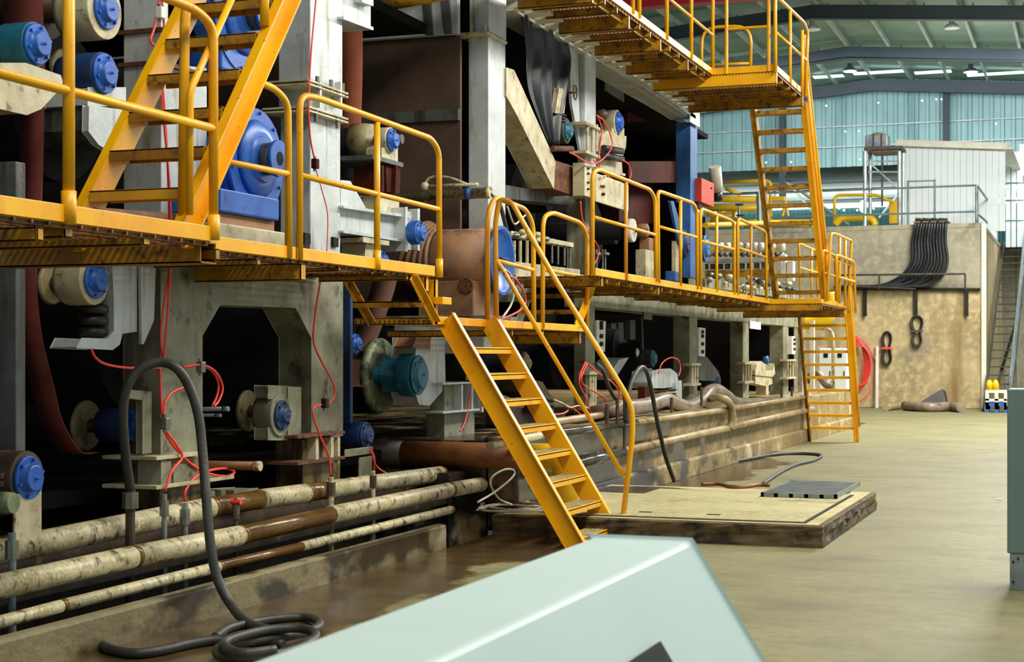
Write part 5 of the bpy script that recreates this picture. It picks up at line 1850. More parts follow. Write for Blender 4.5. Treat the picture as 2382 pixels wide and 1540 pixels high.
floor_run('black_hose', [(236, 1500), (262, 1512), (320, 1520), (380, 1512), (440, 1498), (510, 1488), (580, 1492), (660, 1500)], .028, 'black_rubber', 'loose end of a black hose on the floor at bottom left')
floor_run('coiled_hose', [(500, 1482), (530, 1462), (580, 1450), (640, 1440), (710, 1436), (742, 1446, .02), (735, 1462, .03), (680, 1478, .03), (600, 1490, .03), (530, 1500, .04), (505, 1512, .03), (520, 1530, .03), (600, 1532, .05), (700, 1505, .06),
                          (735, 1478, .07), (700, 1462, .08), (620, 1466, .08), (545, 1484, .08), (520, 1500, .08), (560, 1520, .1), (640, 1512, .1)], .026, 'hose_grey', 'coiled grey hose heaped on the floor behind the pale desk')
run('black_hose', [(1458, 985), (1460, 930), (1470, 885), (1488, 856), (1503, 862), (1515, 905), (1528, 975), (1548, 1060), (1568, 1118)], KX + .2, .026, 'hose_grey', 'black hose hooped over the pit wall right of the stair handrail', 'hose')
run('black_hose', [(1385, 846), (1402, 862), (1414, 895), (1430, 925), (1448, 940), (1462, 943)], XM + .5, .025, 'hose_grey', 'short dark hose behind the stair handrail', 'hose')
floor_run('floor_hose', [(1600, 1096), (1660, 1082), (1740, 1068), (1795, 1058), (1850, 1055), (1900, 1057), (1910, 1062), (1890, 1072), (1850, 1082), (1810, 1102), (1775, 1126)], .024, 'hose_grey', 'grey hose looped on the floor beyond the slab')
floor_run('brown_hose', [(1632, 1126), (1670, 1126), (1700, 1132), (1735, 1132), (1765, 1128), (1790, 1129)], .02, 'rusty_pipe', 'thin brown hose lying along the far edge of the slab', z=.19)
floor_run('white_hose', [(1110, 1186), (1160, 1175), (1230, 1178), (1268, 1186), (1210, 1190), (1130, 1188), (1118, 1180), (1180, 1170), (1250, 1172), (1262, 1182), (1190, 1186), (1120, 1176), (1150, 1166), (1230, 1168)], .011, 'white_tube',
          'thin white hose coiled on the slab under the cream pipe', z=.2)
run('white_hose', [(1112, 1168), (1150, 1145), (1190, 1112), (1196, 1095), (1175, 1092), (1146, 1108), (1142, 1130), (1160, 1160), (1190, 1174)], -4.95, .01, 'white_tube', 'thin white hose looping up over the end of the lower trench pipe', 'hose')
run('white_hose', [(1180, 480), (1195, 520), (1210, 512), (1222, 500)], XM + .3, .01, 'white_tube', 'thin white tube at the top of the landing railing', 'hose')
run('white_hose', [(1162, 620), (1188, 640), (1195, 680), (1188, 710), (1168, 740)], XM + .55, .012, 'white_tube', 'thin white tube hanging from the mouth of the brown drum', 'hose')
run('grey_hose', [(1140, 452), (1160, 470), (1175, 520), (1182, 560)], XM + .25, .022, 'hose_grey', 'grey hose drooping from the end of the cream pipe', 'hose')

# ---- red pneumatic tubes
RT = (
    ('three strand red tube hanging down the first column from the top', XM + .08, .009, [(372, -10), (360, 60), (350, 95), (366, 118), (378, 200), (388, 340), (394, 500), (396, 610), (384, 690), (374, 780), (379, 842)]),
    ('second red tube twisted round the first one on the first column', XM + .1, .009, [(376, -10), (382, 80), (370, 110), (376, 230), (392, 400), (398, 560), (392, 700), (386, 780), (380, 846)]),
    ('red tube running from the first column down to the lower clamp', XM + .09, .01, [(372, 850), (374, 920), (378, 970), (386, 1010), (425, 1062), (470, 1096), (520, 1108), (545, 1100), (530, 1090), (490, 1094), (455, 1110), (432, 1140), (430, 1166)]),
    ('red tube crossing to the left upright rod below the first column', XM + .12, .01, [(384, 1000), (410, 1035), (424, 1064), (400, 1095), (384, 1142)]),
    ('short red tube arching on the face of the first column', XM + .1, .01, [(380, 968), (384, 935), (402, 912), (430, 900)]),
    ('red tube looping out into the black opening of the portal frame', XM + .12, .009, [(420, 857), (462, 850), (492, 862), (508, 890), (505, 920), (494, 944)]),
    ('outer red tube looping beside the first in the portal opening', XM + .14, .009, [(425, 854), (470, 849), (502, 866), (518, 900), (510, 930), (498, 946)]),
    ('red tube sagging from the lower bracket to the first column', XM + .1, .009, [(212, 812), (222, 832), (245, 847), (290, 855), (340, 856), (372, 855)]),
    ('faded red tube down the tall pale column', XM + .1, .008, [(736, -10), (724, 120), (718, 240), (722, 320), (732, 372)]),
    ('thin red wire below the junction on the tall pale column', XM + .1, .005, [(733, 388), (748, 440), (762, 500), (760, 590)]),
    ('red tube curving down the second column of the portal frame', XM + .1, .009, [(745, 655), (735, 720), (729, 790), (745, 835), (772, 885), (779, 918), (764, 940)]),
    ('red tube from the valve to the foot of the second column', XM + .12, .009, [(747, 941), (730, 948), (729, 968), (745, 1015), (765, 1062), (770, 1108)]),
    ('red tube hanging from the small dark blue bearing', XM + .12, .01, [(862, 1045), (870, 1062), (871, 1094)]),
    ('red tube drooping onto the end of the upper trench pipe', XM + .14, .009, [(864, 1046), (876, 1085), (912, 1108), (944, 1120), (985, 1122), (1024, 1116)]),
    ('red tube beside the ribbed foot right of the teal bearing', XM + .1, .008, [(1096, 905), (1088, 955), (1080, 985), (1070, 1004)]),
    ('red tube from the drum mouth curling down to the landing', XM + .6, .011, [(1178, 640), (1200, 650), (1218, 680), (1222, 705), (1205, 725), (1155, 748)]),
    ('red tube dropping beside the control boxes to the landing', XM + .3, .009, [(1350, 468), (1355, 510), (1372, 545), (1392, 575), (1390, 600), (1375, 625)]),
    ('red tube arching round the press arm', XM + .25, .009, [(1388, 268), (1408, 285), (1424, 330), (1416, 355), (1395, 375), (1372, 380), (1326, 354)]),
    ('inner red tube beside the press arm', XM + .22, .009, [(1390, 270), (1400, 300), (1396, 340), (1392, 370)]),
    ('red tube looping right of the press arm', XM + .22, .009, [(1380, 372), (1400, 395), (1420, 415), (1446, 425)]),
    ('far red tube right of the bellows of the press arm', XM + .22, .009, [(1448, 372), (1462, 382), (1468, 402), (1462, 425)]),
    ('red tube hanging behind the stair handrail, left strand', XM + .3, .011, [(1362, 842), (1350, 870), (1348, 895), (1362, 925), (1372, 955), (1387, 985)]),
    ('red tube hanging behind the stair handrail, middle strand', XM + .32, .011, [(1366, 845), (1352, 880), (1362, 900), (1385, 912), (1405, 925), (1414, 942)]),
    ('red tube hanging behind the stair handrail, right strand', XM + .32, .011, [(1370, 848), (1395, 870), (1425, 890), (1440, 912), (1442, 932)]),
    ('red tube on the floor of the pump bed', XM + .3, .011, [(1282, 965), (1310, 962), (1322, 952), (1316, 944), (1335, 952), (1362, 975)]),
    ('red tube arching over the grey pump', XM + .3, .01, [(1532, 868), (1540, 845), (1560, 832), (1578, 838), (1583, 858), (1578, 875)]),
)
for lab, X, r, pts in RT:
    run('red_tube', pts, X, r, 'red_tube', lab, 'tube', 'red pneumatic tubes on the machine', n=6)
run('white_tube', [(1288, 930), (1308, 938), (1326, 948), (1345, 944), (1370, 950)], XM + .32, .01, 'white_tube', 'thin white tube beside the pump bellows', 'tube', n=6)
for i, (px, py, X, lab, m) in enumerate(((732, 381, XM + .1, 'small dark red junction on the tall pale column', 'dark_redbrown'), (383, 985, XM + .12, 'steel clip that bundles red tubes on the first column', 'steel'), (466, 854, XM + .13, 'small steel clip at the edge of the first column', 'steel'),
                                         (372, 30, XM + .1, 'white tie round the red tubes at the top', 'label_white'), (755, 938, XM + .1, 'small black valve on the second column', 'bellows'))):
    p = at(px, py, X)
    t = thing('tube_clip', p, lab, 'clip')
    MB().box(p.x - .02, p.x + .03, p.y - .03, p.y + .03, p.z - .04, p.z + .04).build('clip_body', m, t, bev=.008)
    MB().cyl((p.x, p.y, p.z - .06), (p.x, p.y, p.z + .06), .012, 8).build('clip_pin', 'steel', t)

# ---- slab furniture
a = atz(1868, 1214, .2)
b = atz(1990, 1150, .2)
x_r, yf, ybk = a.x, a.y, b.y
t = thing('cover_plate', (x_r - 1, (yf + ybk) / 2, .19), 'large pale steel cover plate set in the slab with a black gap round it', 'cover')
MB().box(-4.3, x_r + .03, yf - .03, ybk, .186, .194).build('gap_frame', 'black_gap', t)
MB().box(-4.28, x_r, yf, ybk - .02, .19, .202).build('plate', 'cover_plate', t)
for px, py in ((1502, 1191), (1660, 1197)):
    p = atz(px, py, .203)
    MB().box(p.x - .06, p.x + .06, p.y - .035, p.y + .035, .202, .2045).build('lifting_slot', 'black_gap', t)
g0, g1 = atz(1770, 1152, .23), atz(1985, 1130, .23)
gx0, gx1 = atz(1768, 1152, .22).x, atz(1950, 1155, .22).x
gy0, gy1 = atz(1860, 1154, .22).y, atz(1900, 1124, .22).y
t = thing('floor_grating', ((gx0 + gx1) / 2, (gy0 + gy1) / 2, .2), 'loose grey floor grating lying on the slab corner', 'grating')
mb = MB()
for (x0, x1, y0, y1) in ((gx0, gx1, gy0, gy0 + .03), (gx0, gx1, gy1 - .03, gy1), (gx0, gx0 + .03, gy0, gy1), (gx1 - .03, gx1, gy0, gy1)):
    mb.box(x0, x1, y0, y1, .205, .245)
mb.build('frame', 'galv', t)
for i in range(1, 5):
    x = gx0 + (gx1 - gx0) * i / 5
    MB().box(x - .02, x + .02, gy0, gy1, .205, .24).build('cross_bar', 'machine_dark', t)
mb = MB()
y = gy0 + .05
while y < gy1 - .04:
    mb.box(gx0 + .02, gx1 - .02, y, y + .02, .21, .244)
    y += .042
mb.build('bars', 'galv', t, kind='stuff')
p0 = atz(1480, 1137, .2)
mb = MB()
nn = 32
vs = [(p0.x + math.cos(2 * math.pi * k / nn) * (.62 + .08 * math.sin(3 * k)), p0.y + math.sin(2 * math.pi * k / nn) * .42, .1925) for k in range(nn)]
mb.add(vs, [tuple(range(nn))])
o = mb.build('puddle', 'pipe_darkwet')
tag(o, 'dark wet puddle on the slab behind the handrail post', 'puddle')

# ---- pale desk in front and cabinet at the right
zt_ = 1.05
q0, q1, q2 = atz(1370, 1253, zt_), atz(1611, 1258, zt_), atz(570, 1540, zt_)
dx0, dx1 = q0.x, q1.x
dy1 = (q0.y + q1.y) / 2
dy0 = dy1 - 2.9
slope_p = atY(1772, 1540, dy1)
t = thing('control_desk', ((dx0 + dx1) / 2, dy0 + 1.4, 0), 'pale blue grey control desk with a sloping panel in the foreground', 'desk')
fx = slope_p.x + (slope_p.x - dx1) * .35
fz = slope_p.z + (slope_p.z - zt_) * .35
mb = MB().prismy([(dx0, 0), (dx0, zt_), (dx1, zt_), (fx, fz), (fx, 0)], dy0, dy1)
mb.build('desk_body', 'cabinet_paint', t, bev=.012)


def on_panel(px, py):
    """point where the picture ray meets the sloping panel"""
    u = (px - CX) / FPX
    v = (HY - py) / FPX
    D = Vector((u * CO - SI, CO + u * SI, v))
    n_ = Vector((zt_ - fz, 0, fx - dx1)).normalized()
    P0 = Vector((dx1, 0, zt_)) - Vector((0, 0, EYE))
    return D * (P0.dot(n_) / D.dot(n_)) + Vector((0, 0, EYE)), n_


c0, n_ = on_panel(1526, 1497)
c1, _ = on_panel(1440, 1545)
c2_, _ = on_panel(1566, 1545)
dirp = Vector((fx - dx1, 0, fz - zt_)).normalized()
mb = MB()
A_ = c0
B_ = c0 + Vector((0, -.42, 0))
vs = [A_ + n_ * .002, B_ + n_ * .002, B_ + dirp * .25 + n_ * .002, A_ + dirp * .25 + n_ * .002]
vs += [v + n_ * .012 for v in vs]
mb.add(vs, [(0, 1, 2, 3), (4, 5, 6, 7), (0, 1, 5, 4), (1, 2, 6, 5), (2, 3, 7, 6), (3, 0, 4, 7)])
mb.build('display', 'dark_glass', t)
cl = atz(2347, 1373, 0)
cx0, cy0 = cl.x, cl.y
zc_ = atY(2343, 905, cy0).z
zb_ = atY(2345, 1287, cy0).z
t = thing('steel_cabinet', (cx0 + .4, cy0 + .3, 0), 'pale blue grey cabinet on a bolted plinth at the right edge', 'cabinet')
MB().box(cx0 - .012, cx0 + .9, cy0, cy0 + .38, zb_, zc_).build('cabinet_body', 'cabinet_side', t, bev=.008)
MB().box(cx0 + .005, cx0 + .88, cy0 + .01, cy0 + .36, 0, zb_).build('plinth', 'galv', t, bev=.004)
for px, py in ((2357, 1307), (2368, 1300), (2357, 1354)):
    p = atY(px, py, cy0)
    MB().cyl((p.x, cy0 + .01, p.z), (p.x, cy0 - .004, p.z), .008, 8).build('bolt', 'button_dark', t)
tag(MB().box(-1.0, -.93, 18.4, 18.46, 0, .015).build('paper_scrap', 'label_white', bev=.003), 'scrap of white paper on the floor left of the cabinet at right', 'paper')

# ================================================================ END OF THE HALL
ZT = PBLK.z
# cable tray and cables
t = thing('cable_tray', (-6, Yb - .3, 3.3), 'thin black cable tray frame fixed across the concrete block', 'tray')


def bar(x0, y0, x1, y1, Y, r=.03):
    return MB().cyl(atY(x0, y0, Y), atY(x1, y1, Y), r, 6)


bar(1950, 640, 2246, 637, Yb - .5, .035).build('top_rail', 'stair_dark', t)
bar(1950, 664, 2130, 672, Yb - .5, .02).build('top_rail', 'stair_dark', t)
bar(1950, 672, 2280, 673, Yb - .1, .05).build('shelf_rail', 'bellows', t)
for px in (2045, 2245):
    bar(px, 638, px, 672, Yb - .5, .03).build('post', 'stair_dark', t)
for px in (2012, 2130, 2248):
    mb = bar(px, 673, px, 736, Yb - .12, .06)
    mb.build('bracket', 'bellows', t)
random.seed(11)
for i in range(12):
    x0 = 2130 + 6.3 * i
    w_ = i / 11
    pts = [(x0, 510), (x0 + 1, 520), (2124 + 8 * w_ * 9.5 - 1, 560), (2122 + 7.8 * w_ * 10.5, 605), (2105 + w_ * 88, 640 - 6 * (1 - w_)), (2075 + w_ * 85, 655 + w_ * 6), (2045 + 60 * w_, 664 + 3 * w_), (1990, 667), (1940, 668)]
    P = [atY(a_, b_ + (0 if k < 5 else random.uniform(-1, 1)), Yb - .22 - .05 * (i % 3)) for k, (a_, b_) in enumerate(pts)]
    P[0].y = Yb + .05
    P[0].z += .03
    o = MB().tube(spline(P, 6), .045, 8).build('black_cable', 'plastic_black' if i % 4 else 'bellows')
    tag(o, ('leftmost', 'second', 'third', 'fourth', 'fifth', 'sixth', 'seventh', 'eighth', 'ninth', 'tenth', 'eleventh', 'rightmost')[i] + ' black cable, counted from the left, draped over the concrete block', 'cable', 'black cables draped over the concrete block')
mb = MB()
p, q = atY(2128, 508, Yb + .1), atY(2208, 506, Yb + .1)
mb.box(p.x, q.x, Yb - .3, Yb + .9, ZT + .05, ZT + .1)
tag(mb.build('cover_board', 'wood'), 'flat board over the top of the black cables', 'board')
for (cx, cy, rw, rh, lab, m) in ((2063, 810, 14, 36, 'figure of eight black cable coil tied with red, on the wall', 'black_rubber'), (2133, 770, 15, 33, 'black cable coil with wide upper loop hung under the tray', 'hose_grey')):
    t = thing('cable_coil', atY(cx, cy + rh, Yb - .1), lab, 'coil')
    for s in range(5):
        P = []
        for k in range(41):
            a_ = 2 * math.pi * k / 40
            big = 1.25 if (cx > 2100 and math.cos(a_) > 0) else 1
            P.append(atY(cx + math.sin(a_) * (rw + s) * big * (.3 + .7 * abs(math.cos(a_))), cy - math.cos(a_) * (rh + s * .6), Yb - .03 - .03 * s))
        MB().tube(P, .028, 6, cap=False).build('cable_loop', m, t)
    p = atY(cx, cy, Yb - .22)
    MB().box(p.x - .16, p.x + .16, p.y, p.y + .14, p.z - .03, p.z + .03).build('tie', 'red_tube' if cx < 2100 else 'duct_brown', t)
# red hose coil, thin white post
t = thing('red_hose_coil', atY(2000, 900, Yb - .3), 'tangle of red hose hung at the left end of the concrete block', 'coil')
for s in range(5):
    P = [atY(1992 + math.sin(a_) * (18 + s * 2) + 2 * s, 850 - math.cos(a_) * (66 - s * 5), Yb - .2 - .05 * s) for a_ in [2 * math.pi * k / 30 for k in range(31)]]
    MB().tube(P, .028, 6, cap=False).build('hose_loop', 'red_tube', t)
run('red_rope', [atY(1994, 783, Yb - .1), atY(2010, 795, Yb - .1), atY(2028, 820, Yb - .1), atY(2037, 838, Yb - .1)], 0, .02, 'red_tube', 'loose red cord slanting to the thin white post', 'cord')
run('red_rope', [atY(1996, 912, Yb - .3), atY(2018, 890, Yb - .3), atY(2022, 915, Yb - .3), atY(2000, 935, Yb - .3)], 0, .02, 'red_tube', 'red cord curling near the floor by the thin white post', 'cord')
p, q = atY(2039, 946, Yb - .25), atY(2040, 806, Yb - .05)
tag(MB().cyl(Vector((p.x, p.y, 0)), q, .055, 8).build('white_pole', 'white_paint'), 'thin white post leaning on the concrete block', 'post')
# heap of hoses at the foot of the block
for i, (pts, r, m, lab) in enumerate((([(2105, 944), (2160, 947), (2210, 946), (2236, 948)], .14, 'hose_fat', 'fat pinkish hose lying at the foot of the concrete block'),
                                      ([(2062, 948), (2100, 944), (2150, 940), (2200, 939), (2212, 941)], .1, 'pipe_far', 'paler hose lying behind the fat one at the block'),
                                      ([(2036, 938), (2070, 944), (2120, 946)], .05, 'black_rubber', 'thin dark hose at the foot of the concrete block'))):
    P = [atz(a_, b_, r) for a_, b_ in pts]
    tag(MB().tube(spline(P, 5), r, 10).build('floor_hose', m), lab, 'hose')
c = atz(2190, 950, 0)
c.y -= .5
mb = MB()
vs = [(c.x - .9, c.y - .2, 0), (c.x + .25, c.y - .2, 0), (c.x + .25, c.y + .3, 0), (c.x - .7, c.y + .3, 0), (c.x + .05, c.y + .1, .62), (c.x + .15, c.y + .2, .55)]
mb.add(vs, [(0, 1, 4), (1, 5, 4), (1, 2, 5), (0, 4, 5, 3), (2, 3, 5), (0, 3, 2, 1)])
tag(mb.build('tarpaulin_heap', 'hose_grey', bev=.03), 'small peaked heap of dark sheeting behind the hoses', 'heap')

# railing on the block
t = thing('block_railing', (-5, Yb + .2, ZT), 'grey pipe railing along the top edge of the concrete block', 'railing')
for (x0, y0, x1, y1, r) in ((1682, 453, 2272, 431, .035), (1682, 509, 2272, 492, .035), (1640, 527, 1640, 470, .04), (2272, 520, 2272, 430, .05), (2112, 522, 2112, 437, .03)):
    bar(x0, y0, x1, y1, Yb + .2, r).build('railing_bar', 'rail_grey', t)
MB().cyl(atY(1768, 525, Yb + .2), atY(1766, 446, Yb + .2), .09, 8).build('railing_post', 'rail_grey', t)
X_ = PBLK.x - .05
for (x0, y0, x1, y1) in ((2273, 431, 2302, 472), (2302, 472, 2322, 492), (2274, 497, 2320, 538), (2302, 470, 2302, 536), (2320, 490, 2320, 555)):
    MB().cyl(at(x0, y0, X_), at(x1, y1, X_), .035, 6).build('railing_bar', 'rail_grey', t)

# stair at the right of the block
t = thing('steel_stair', (-2.7, 50, 0), 'long dark grey steel stair up the right side of the concrete block', 'stair')
yt2 = at(2336, 560, -2.95).y
for X in (-2.95, -2.2):
    MB().beam((X, Yb - 2.2, 0), (X, yt2, ZT), .05, .2).build('stringer', 'stair_dark', t)
for k in range(1, 22):
    t_ = k / 22
    y = (Yb - 2.2) * (1 - t_) + yt2 * t_
    MB().box(-2.95, -2.2, y - .12, y + .12, ZT * t_ - .02, ZT * t_ + .02).build('tread', 'stair_dark', t)
MB().box(-3.1, -1.2, yt2, yt2 + 4, ZT - .1, ZT).build('upper_landing', 'stair_dark', t)
MB().beam((-2.6, Yb - 1.0, .8), (-2.35, yt2 - .5, 3.4), .08, .08).build('brace', 'bellows', t)
for dz in (1.0, .5):
    MB().cyl((-2.2, Yb - 2.2, dz), (-2.2, yt2, ZT + dz), .035, 6).build('handrail', 'rail_grey', t)
for k in range(5):
    t_ = k / 4
    y = (Yb - 2.2) * (1 - t_) + yt2 * t_
    MB().cyl((-2.2, y, ZT * t_), (-2.2, y, ZT * t_ + 1.0), .03, 6).build('handrail_post', 'rail_grey', t)
# grey wall to the right of the stair and side shed
struct(corr(MB(), -6, 9, 62, 0, lambda x: 5.6, .6, .06), 'wall_side_shed', 'concrete_upper', label='dim grey wall behind the steel stair')
t = thing('side_shed', (1, 60, 5.6), 'pale translucent shed corner with white posts at the far right edge', 'shed')
for px in (2346, 2357, 2372):
    p = atY(px, 520, 58)
    MB().box(p.x - .09, p.x + .09, 58, 58.12, ZT - .2, 8.7).build('post', 'white_panel', t)
for z in (6.3, 7.0, 7.6):
    MB().cyl((-2.9, 57.8, z), (2, 57.8, z), .03, 6).build('rail', 'rail_grey', t)
corr(MB(), -2.5, 6, 61.5, 5.6, lambda x: 9.4, .3, .05).build('sheet_wall', 'white_panel', t)

# white room on the block
Yr = Yb + 3.2
rb0, rb1 = atY(2103, 520, Yr), atY(2340, 520, Yr)
zr0, zr1 = atY(2103, 338, Yr).z, atY(2340, 352, Yr).z
t = thing('site_office', ((rb0.x + rb1.x) / 2, Yr + 2, ZT), 'white ribbed panel room with a thin flat roof standing on the concrete block', 'room')
n = 16
for i in range(n):
    x0 = rb0.x + (rb1.x - rb0.x) * i / n
    x1 = rb0.x + (rb1.x - rb0.x) * (i + 1) / n
    zz = zr0 + (zr1 - zr0) * (i + .5) / n
    mb = MB().box(x0, x1 - .02, Yr, Yr + .05, ZT, zz)
    mb.box(x0 - .01, x0 + .0, Yr - .012, Yr + .02, ZT, zz)
    mb.build('wall_panel', 'white_panel', t)
mb = MB().box(rb0.x, PBLK.x - .05, Yr + .05, Yr + 6, ZT, min(zr0, zr1) - .05)
mb.build('room_core', 'white_panel', t)
rx0, rx1 = atY(2085, 330, Yr - .2), atY(2344, 345, Yr - .2)
mb = MB()
zA, zB = atY(2085, 325, Yr - .2).z, atY(2344, 333, Yr - .2).z
vs = []
for x, z in ((rx0.x, zA), (rx1.x, zB)):
    for y in (Yr - .25, Yr + 6):
        for dz in (-.2, 0):
            vs.append((x, y, z + dz))
mb.add(vs, [(0, 1, 3, 2), (4, 6, 7, 5), (0, 4, 5, 1), (2, 3, 7, 6), (0, 2, 6, 4), (1, 5, 7, 3)])
mb.build('flat_roof', 'white_paint', t)
d0, d1 = atY(2112, 522, Yr - .03), atY(2175, 418, Yr - .03)
for (x0, x1, z0, z1) in ((d0.x - .02, d0.x + .03, ZT, d1.z), (d1.x - .03, d1.x + .02, ZT, d1.z), (d0.x, d1.x, d1.z - .04, d1.z)):
    MB().box(x0, x1, Yr - .04, Yr, z0, z1).build('door_frame', 'rail_grey', t)
# sloping canopy edge on the right of the room
P0_, P1_ = atY(2344, 345, Yr), atY(2382, 432, Yr)
mb = MB().beam((P0_.x, Yr, P0_.z), (P0_.x + .1, Yr + 9, P0_.z - .2), .3, .06)
mb.build('canopy_edge', 'white_paint', t)

# scaffold tower with tank
Ys = Yb + 1.4
t = thing('scaffold_tower', (atY(2050, 520, Ys).x, Ys, ZT), 'pale tube scaffold tower standing on the concrete block left of the white room', 'scaffold')
for px, yt, dy in ((2012, 352, 0), (2024, 356, .9), (2092, 352, 0), (2101, 354, .9)):
    p = atY(px, yt, Ys + dy)
    MB().cyl((p.x, Ys + dy, ZT), (p.x, Ys + dy, p.z), .06, 8).build('post', 'scaffold', t)
p0, p1 = atY(2010, 346, Ys - .1), atY(2098, 346, Ys - .1)
MB().box(p0.x, p1.x, Ys - .1, Ys + 1.1, p0.z - .05, p0.z + .05).build('platform', 'stair_dark', t)
MB().box(p0.x + .2, p1.x - .1, Ys - .0, Ys + 1.0, p0.z - .12, p0.z - .05).build('deck_board', 'wood', t)
for (x0, y0, x1, y1) in ((2015, 372, 2090, 440), (2052, 350, 2052, 480), (2020, 400, 2095, 400), (2025, 375, 2095, 375)):
    MB().cyl(atY(x0, y0, Ys), atY(x1, y1, Ys), .03, 6).build('brace', 'scaffold' if x0 != 2052 else 'stair_dark', t)
a, b = atY(2013, 343, Ys + .2), atY(2066, 312, Ys + .2)
t = thing('water_tank', ((a.x + b.x) / 2, Ys + .4, a.z), 'grey plastic wrapped tank on top of the scaffold tower', 'tank')
MB().box(a.x, b.x, Ys + .1, Ys + .8, p0.z + .06, b.z).build('tank_body', 'tank_plastic', t, bev=.05)
c = atY(2042, 311, Ys + .4)
MB().sphere((c.x, Ys + .4, b.z + .02), .16, 12, (1.4, 1, .5)).build('moss_clump', 'moss_yellow', t)
for x in (a.x + .25, a.x + .5):
    MB().box(x, x + .04, Ys + .07, Ys + .11, p0.z + .06, b.z).build('fold', 'stair_dark', t)

# yellow pipework behind the block edge
Yp = Yb + 2.2
for i, (x0, x1, yc_, r, lab) in enumerate(((1640, 1768, 463, .11, 'top thick yellow pipe behind the railing of the block'), (1640, 1790, 484, .12, 'second thick yellow pipe behind the railing of the block'),
                                           (1640, 1713, 502, .12, 'short thick yellow pipe with a flange behind the railing'), (1640, 1892, 519, .12, 'lowest thick yellow pipe lying along the block edge'))):
    p, q = atY(x0, yc_, Yp - .5 * (i == 3)), atY(x1, yc_, Yp - .5 * (i == 3))
    t = thing('yellow_pipe', p, lab, 'pipe')
    MB().cyl(p, q, r, 18).build('pipe_length', 'yellow_pipe', t)
    MB().cyl(q - Vector((.08, 0, 0)), q, r * 1.3, 18).build('flange', 'yellow_pipe', t)
run('yellow_pipe', [atY(1686, 424, Yp), atY(1780, 420, Yp), atY(1792, 424, Yp), atY(1793, 520, Yp)], 0, .06, 'yellow_pipe', 'thin yellow pipe hooped high behind the upper stair', 'pipe', smooth=False, rf=.2)
run('yellow_pipe', [atY(1688, 438, Yp), atY(1722, 452, Yp)], 0, .07, 'yellow_pipe', 'short slanting yellow pipe right of the white cylinder', 'pipe', smooth=False)
run('yellow_pipe', [atY(1941, 512, Yp), atY(1941, 454, Yp), atY(2040, 453, Yp), atY(2078, 472, Yp)], 0, .05, 'yellow_pipe', 'square yellow pipe hoop left of the scaffold tower', 'pipe', smooth=False, rf=.2)
run('yellow_pipe', [atY(1942, 522, Yp), atY(1955, 509, Yp), atY(1975, 507, Yp), atY(2015, 507, Yp), atY(2030, 512, Yp), atY(2036, 525, Yp)], 0, .12, 'yellow_pipe', 'fat yellow elbow pipe at the foot of the scaffold tower', 'pipe')
run('yellow_pipe', [(1815, 522), (1800, 518), (1640, 524)], XM, .045, 'yellow_pipe', 'thin yellow pipe above the press section', 'pipe')
p, q = atY(1793, 468, Yp), atY(1826, 456, Yp)
tag(MB().box(p.x, q.x, Yp, Yp + .3, p.z, q.z).build('yellow_box', 'yellow_pipe', bev=.03), 'small yellow box among the yellow pipes behind the upper stair', 'box')
p, q = atY(2068, 520, Yp + .3), atY(2102, 466, Yp + .3)
tag(MB().box(p.x, q.x, Yp + .3, Yp + .5, p.z, q.z).build('yellow_board', 'yellow_pipe', bev=.02), 'upright pale yellow panel behind the scaffold tower', 'panel')
for i, px in enumerate((1820, 1834)):
    p, q = atY(px, 504, Yp), atY(1827, 470, Yp)
    tag(MB().cyl(p, q, .05, 8).build('yellow_trestle', 'yellow_pipe'), ('left', 'right') [i] + ' leg of the yellow trestle seen through the upper stair', 'trestle')
for i, (px, py) in enumerate(((1720, 478), (1778, 480), (1722, 503))):
    p = atY(px, py, Yp - .6)
    t = thing('valve_wheel', p, ('left blue valve wheel with stem between the yellow pipes', 'right blue valve wheel behind the upper stair', 'lower blue valve body under the left valve wheel')[i], 'valve')
    MB().lathe(p, (0, 0, 1), [(0, .12), (.02, .15), (.05, .12)], 16).build('wheel', 'blue_dark', t)
    MB().cyl(p - Vector((0, 0, .3)), p, .05, 8).build('stem', 'steel', t)
p = atY(1640, 424, 60)

# lamps of the hall
def lamp(px, py, Y, lab, lit):
    p = atY(px, py, Y)
    t = thing('high_bay_lamp', (p.x, Y, p.z), lab, 'lamp')
    MB().lathe(p, (0, 0, 1), [(0, .28), (.02, .285), (.14, .16), (.17, .09), (.3, .09), (.3, .04)], 24).build('lamp_shade', 'roof_dark' if lit else 'machine_grey', t)
    MB().lathe(p + Vector((0, 0, .004)), (0, 0, -1), [(0, .27), (.02, .2)], 24).build('lamp_lens', 'lamp_glow' if lit else 'label_white', t)
    MB().cyl(p + Vector((0, 0, .3)), (p.x, Y, rt3(p.x) + .35), .012, 6).build('hanger', 'roof_dark', t)


lamp(1977, 166, 61.5, 'lit bell lamp left of the middle roof frame end', True)
lamp(2258, 168, 61.5, 'lit bell lamp at right under the roof', True)
lamp(2214, 66, 54.0, 'grey bell lamp near the top right, unlit', False)
lamp(1890, 70, 54.0, 'grey bell lamp beside the top platform railing, unlit', False)
p = atY(2007, 480, Yb + 6)
t = thing('flood_lamp', p, 'glaring white flood lamp seen through the scaffold tower', 'lamp')
MB().sphere(p, .12, 12, (1, .5, 1.8)).build('lamp_lens', 'lamp_glow', t)
MB().cyl(p - Vector((0, -.1, .9)), p + Vector((0, .1, 0)), .04, 8).build('lamp_pole', 'stair_dark', t)
# red crane beam
p, q = at(1420, 2, XM - 3.2), atY(1662, 10, 38)
tag(MB().box(-14, -5.2, 36, 36.35, atY(1600, 8, 36).z, atY(1600, -90, 36).z).build('crane_beam', 'red_beam'), 'red crane beam across the top of the picture', 'beam')

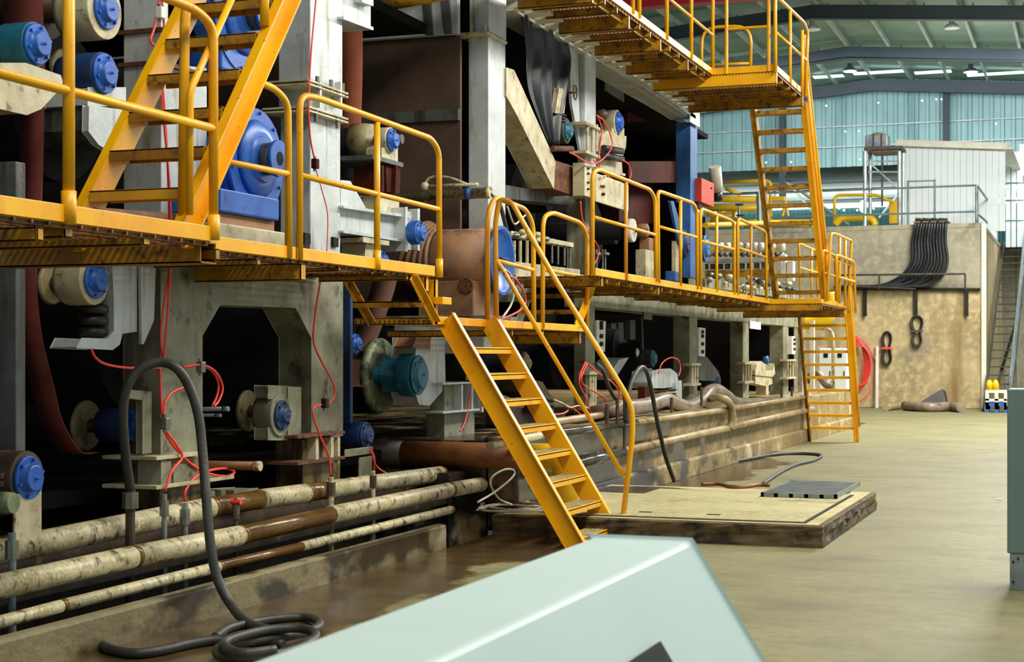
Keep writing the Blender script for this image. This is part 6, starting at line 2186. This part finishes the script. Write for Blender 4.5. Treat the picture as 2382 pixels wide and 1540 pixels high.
# electric cabinet, yellow elbow and white pipes behind the lower ladder
Ye = 37.5
a, b = atY(1905, 906, Ye), atY(1970, 810, Ye)
t = thing('electric_cabinet', ((a.x + b.x) / 2, Ye + .2, a.z), 'white two door electric cabinet behind the lower ladder stair', 'cabinet')
mid = (a.x + b.x) / 2
MB().box(a.x, b.x, Ye, Ye + .4, .8, b.z).build('cabinet_body', 'white_panel', t, bev=.01)
for x0, x1 in ((a.x + .01, mid - .01), (mid + .01, b.x - .01)):
    o = MB().box(x0, x1, Ye - .02, Ye, .83, b.z - .02).build('door', 'white_panel', t, bev=.005)
    cx_ = (x0 + x1) / 2
    MB().box(cx_ - .05, cx_ + .05, Ye - .03, Ye - .02, b.z - .22, b.z - .12).build('meter', 'dark_glass', o)
    MB().box(x1 - .06, x1 - .04, Ye - .035, Ye - .02, 1.1, 1.25).build('handle', 'button_dark', o)
run('yellow_elbow', [atY(1870, 752, 33), atY(1900, 752, 33), atY(1925, 742, 33), atY(1933, 715, 33), atY(1930, 680, 33)], 0, .13, 'yellow_pipe', 'fat yellow elbow pipe behind the end platform', 'pipe')
run('cream_pipe', [atY(1885, 764, 33), atY(1930, 765, 33), atY(1938, 780, 33), atY(1938, 905, 33)], 0, .035, 'pipe_cream', 'cream pipe bent down in front of the electric cabinet', 'pipe', smooth=False, rf=.15)
a, b = atY(1884, 900, 32.6), atY(1893, 745, 32.6)
tag(MB().box(a.x, b.x, 32.6, 32.75, .8, b.z).build('white_pole', 'white_paint'), 'square white post behind the lower ladder stair', 'post')
run('grey_duct', [atY(1875, 885, 33), atY(1900, 870, 33), atY(1922, 893, 33), atY(1935, 900, 33)], 0, .09, 'hose_fat', 'short grey duct in front of the electric cabinet', 'duct')
# things on the floor under the steel stair
for i, (x0, x1, y0, y1, m, lab, cat) in enumerate(((2297, 2306, 885, 908, 'yellow_pipe', 'left small yellow cylinder under the steel stair', 'cylinder'), (2310, 2322, 885, 908, 'yellow_pipe', 'right small yellow cylinder under the steel stair', 'cylinder'))):
    a, b = atY(x0, y1, 47), atY(x1, y0, 47)
    tag(MB().lathe(((a.x + b.x) / 2, 47, a.z), (0, 0, 1), [(0, .09), (.2, .09), (.28, .05), (.3, .03)], 12).build('gas_bottle', m), lab, cat)
for i, (y0, y1, m, lab) in enumerate(((908, 914, 'white_paint', 'white pallet board under the yellow cylinders'), (928, 934, 'white_paint', 'lower white board of the pallet stack'), (936, 944, 'blue_paint', 'blue pallet board at the bottom of the stack'))):
    a, b = atY(2292, y1, 46.9), atY(2342, y0, 46.9)
    mb = MB().box(a.x, b.x, 46.9, 47.5, a.z, b.z)
    for k in range(3):
        xx = a.x + (b.x - a.x) * k / 2.3
        mb.box(xx, xx + .1, 46.9, 47.5, max(a.z - .22, 0), a.z)
    tag(mb.build('pallet', m), lab, 'pallet')
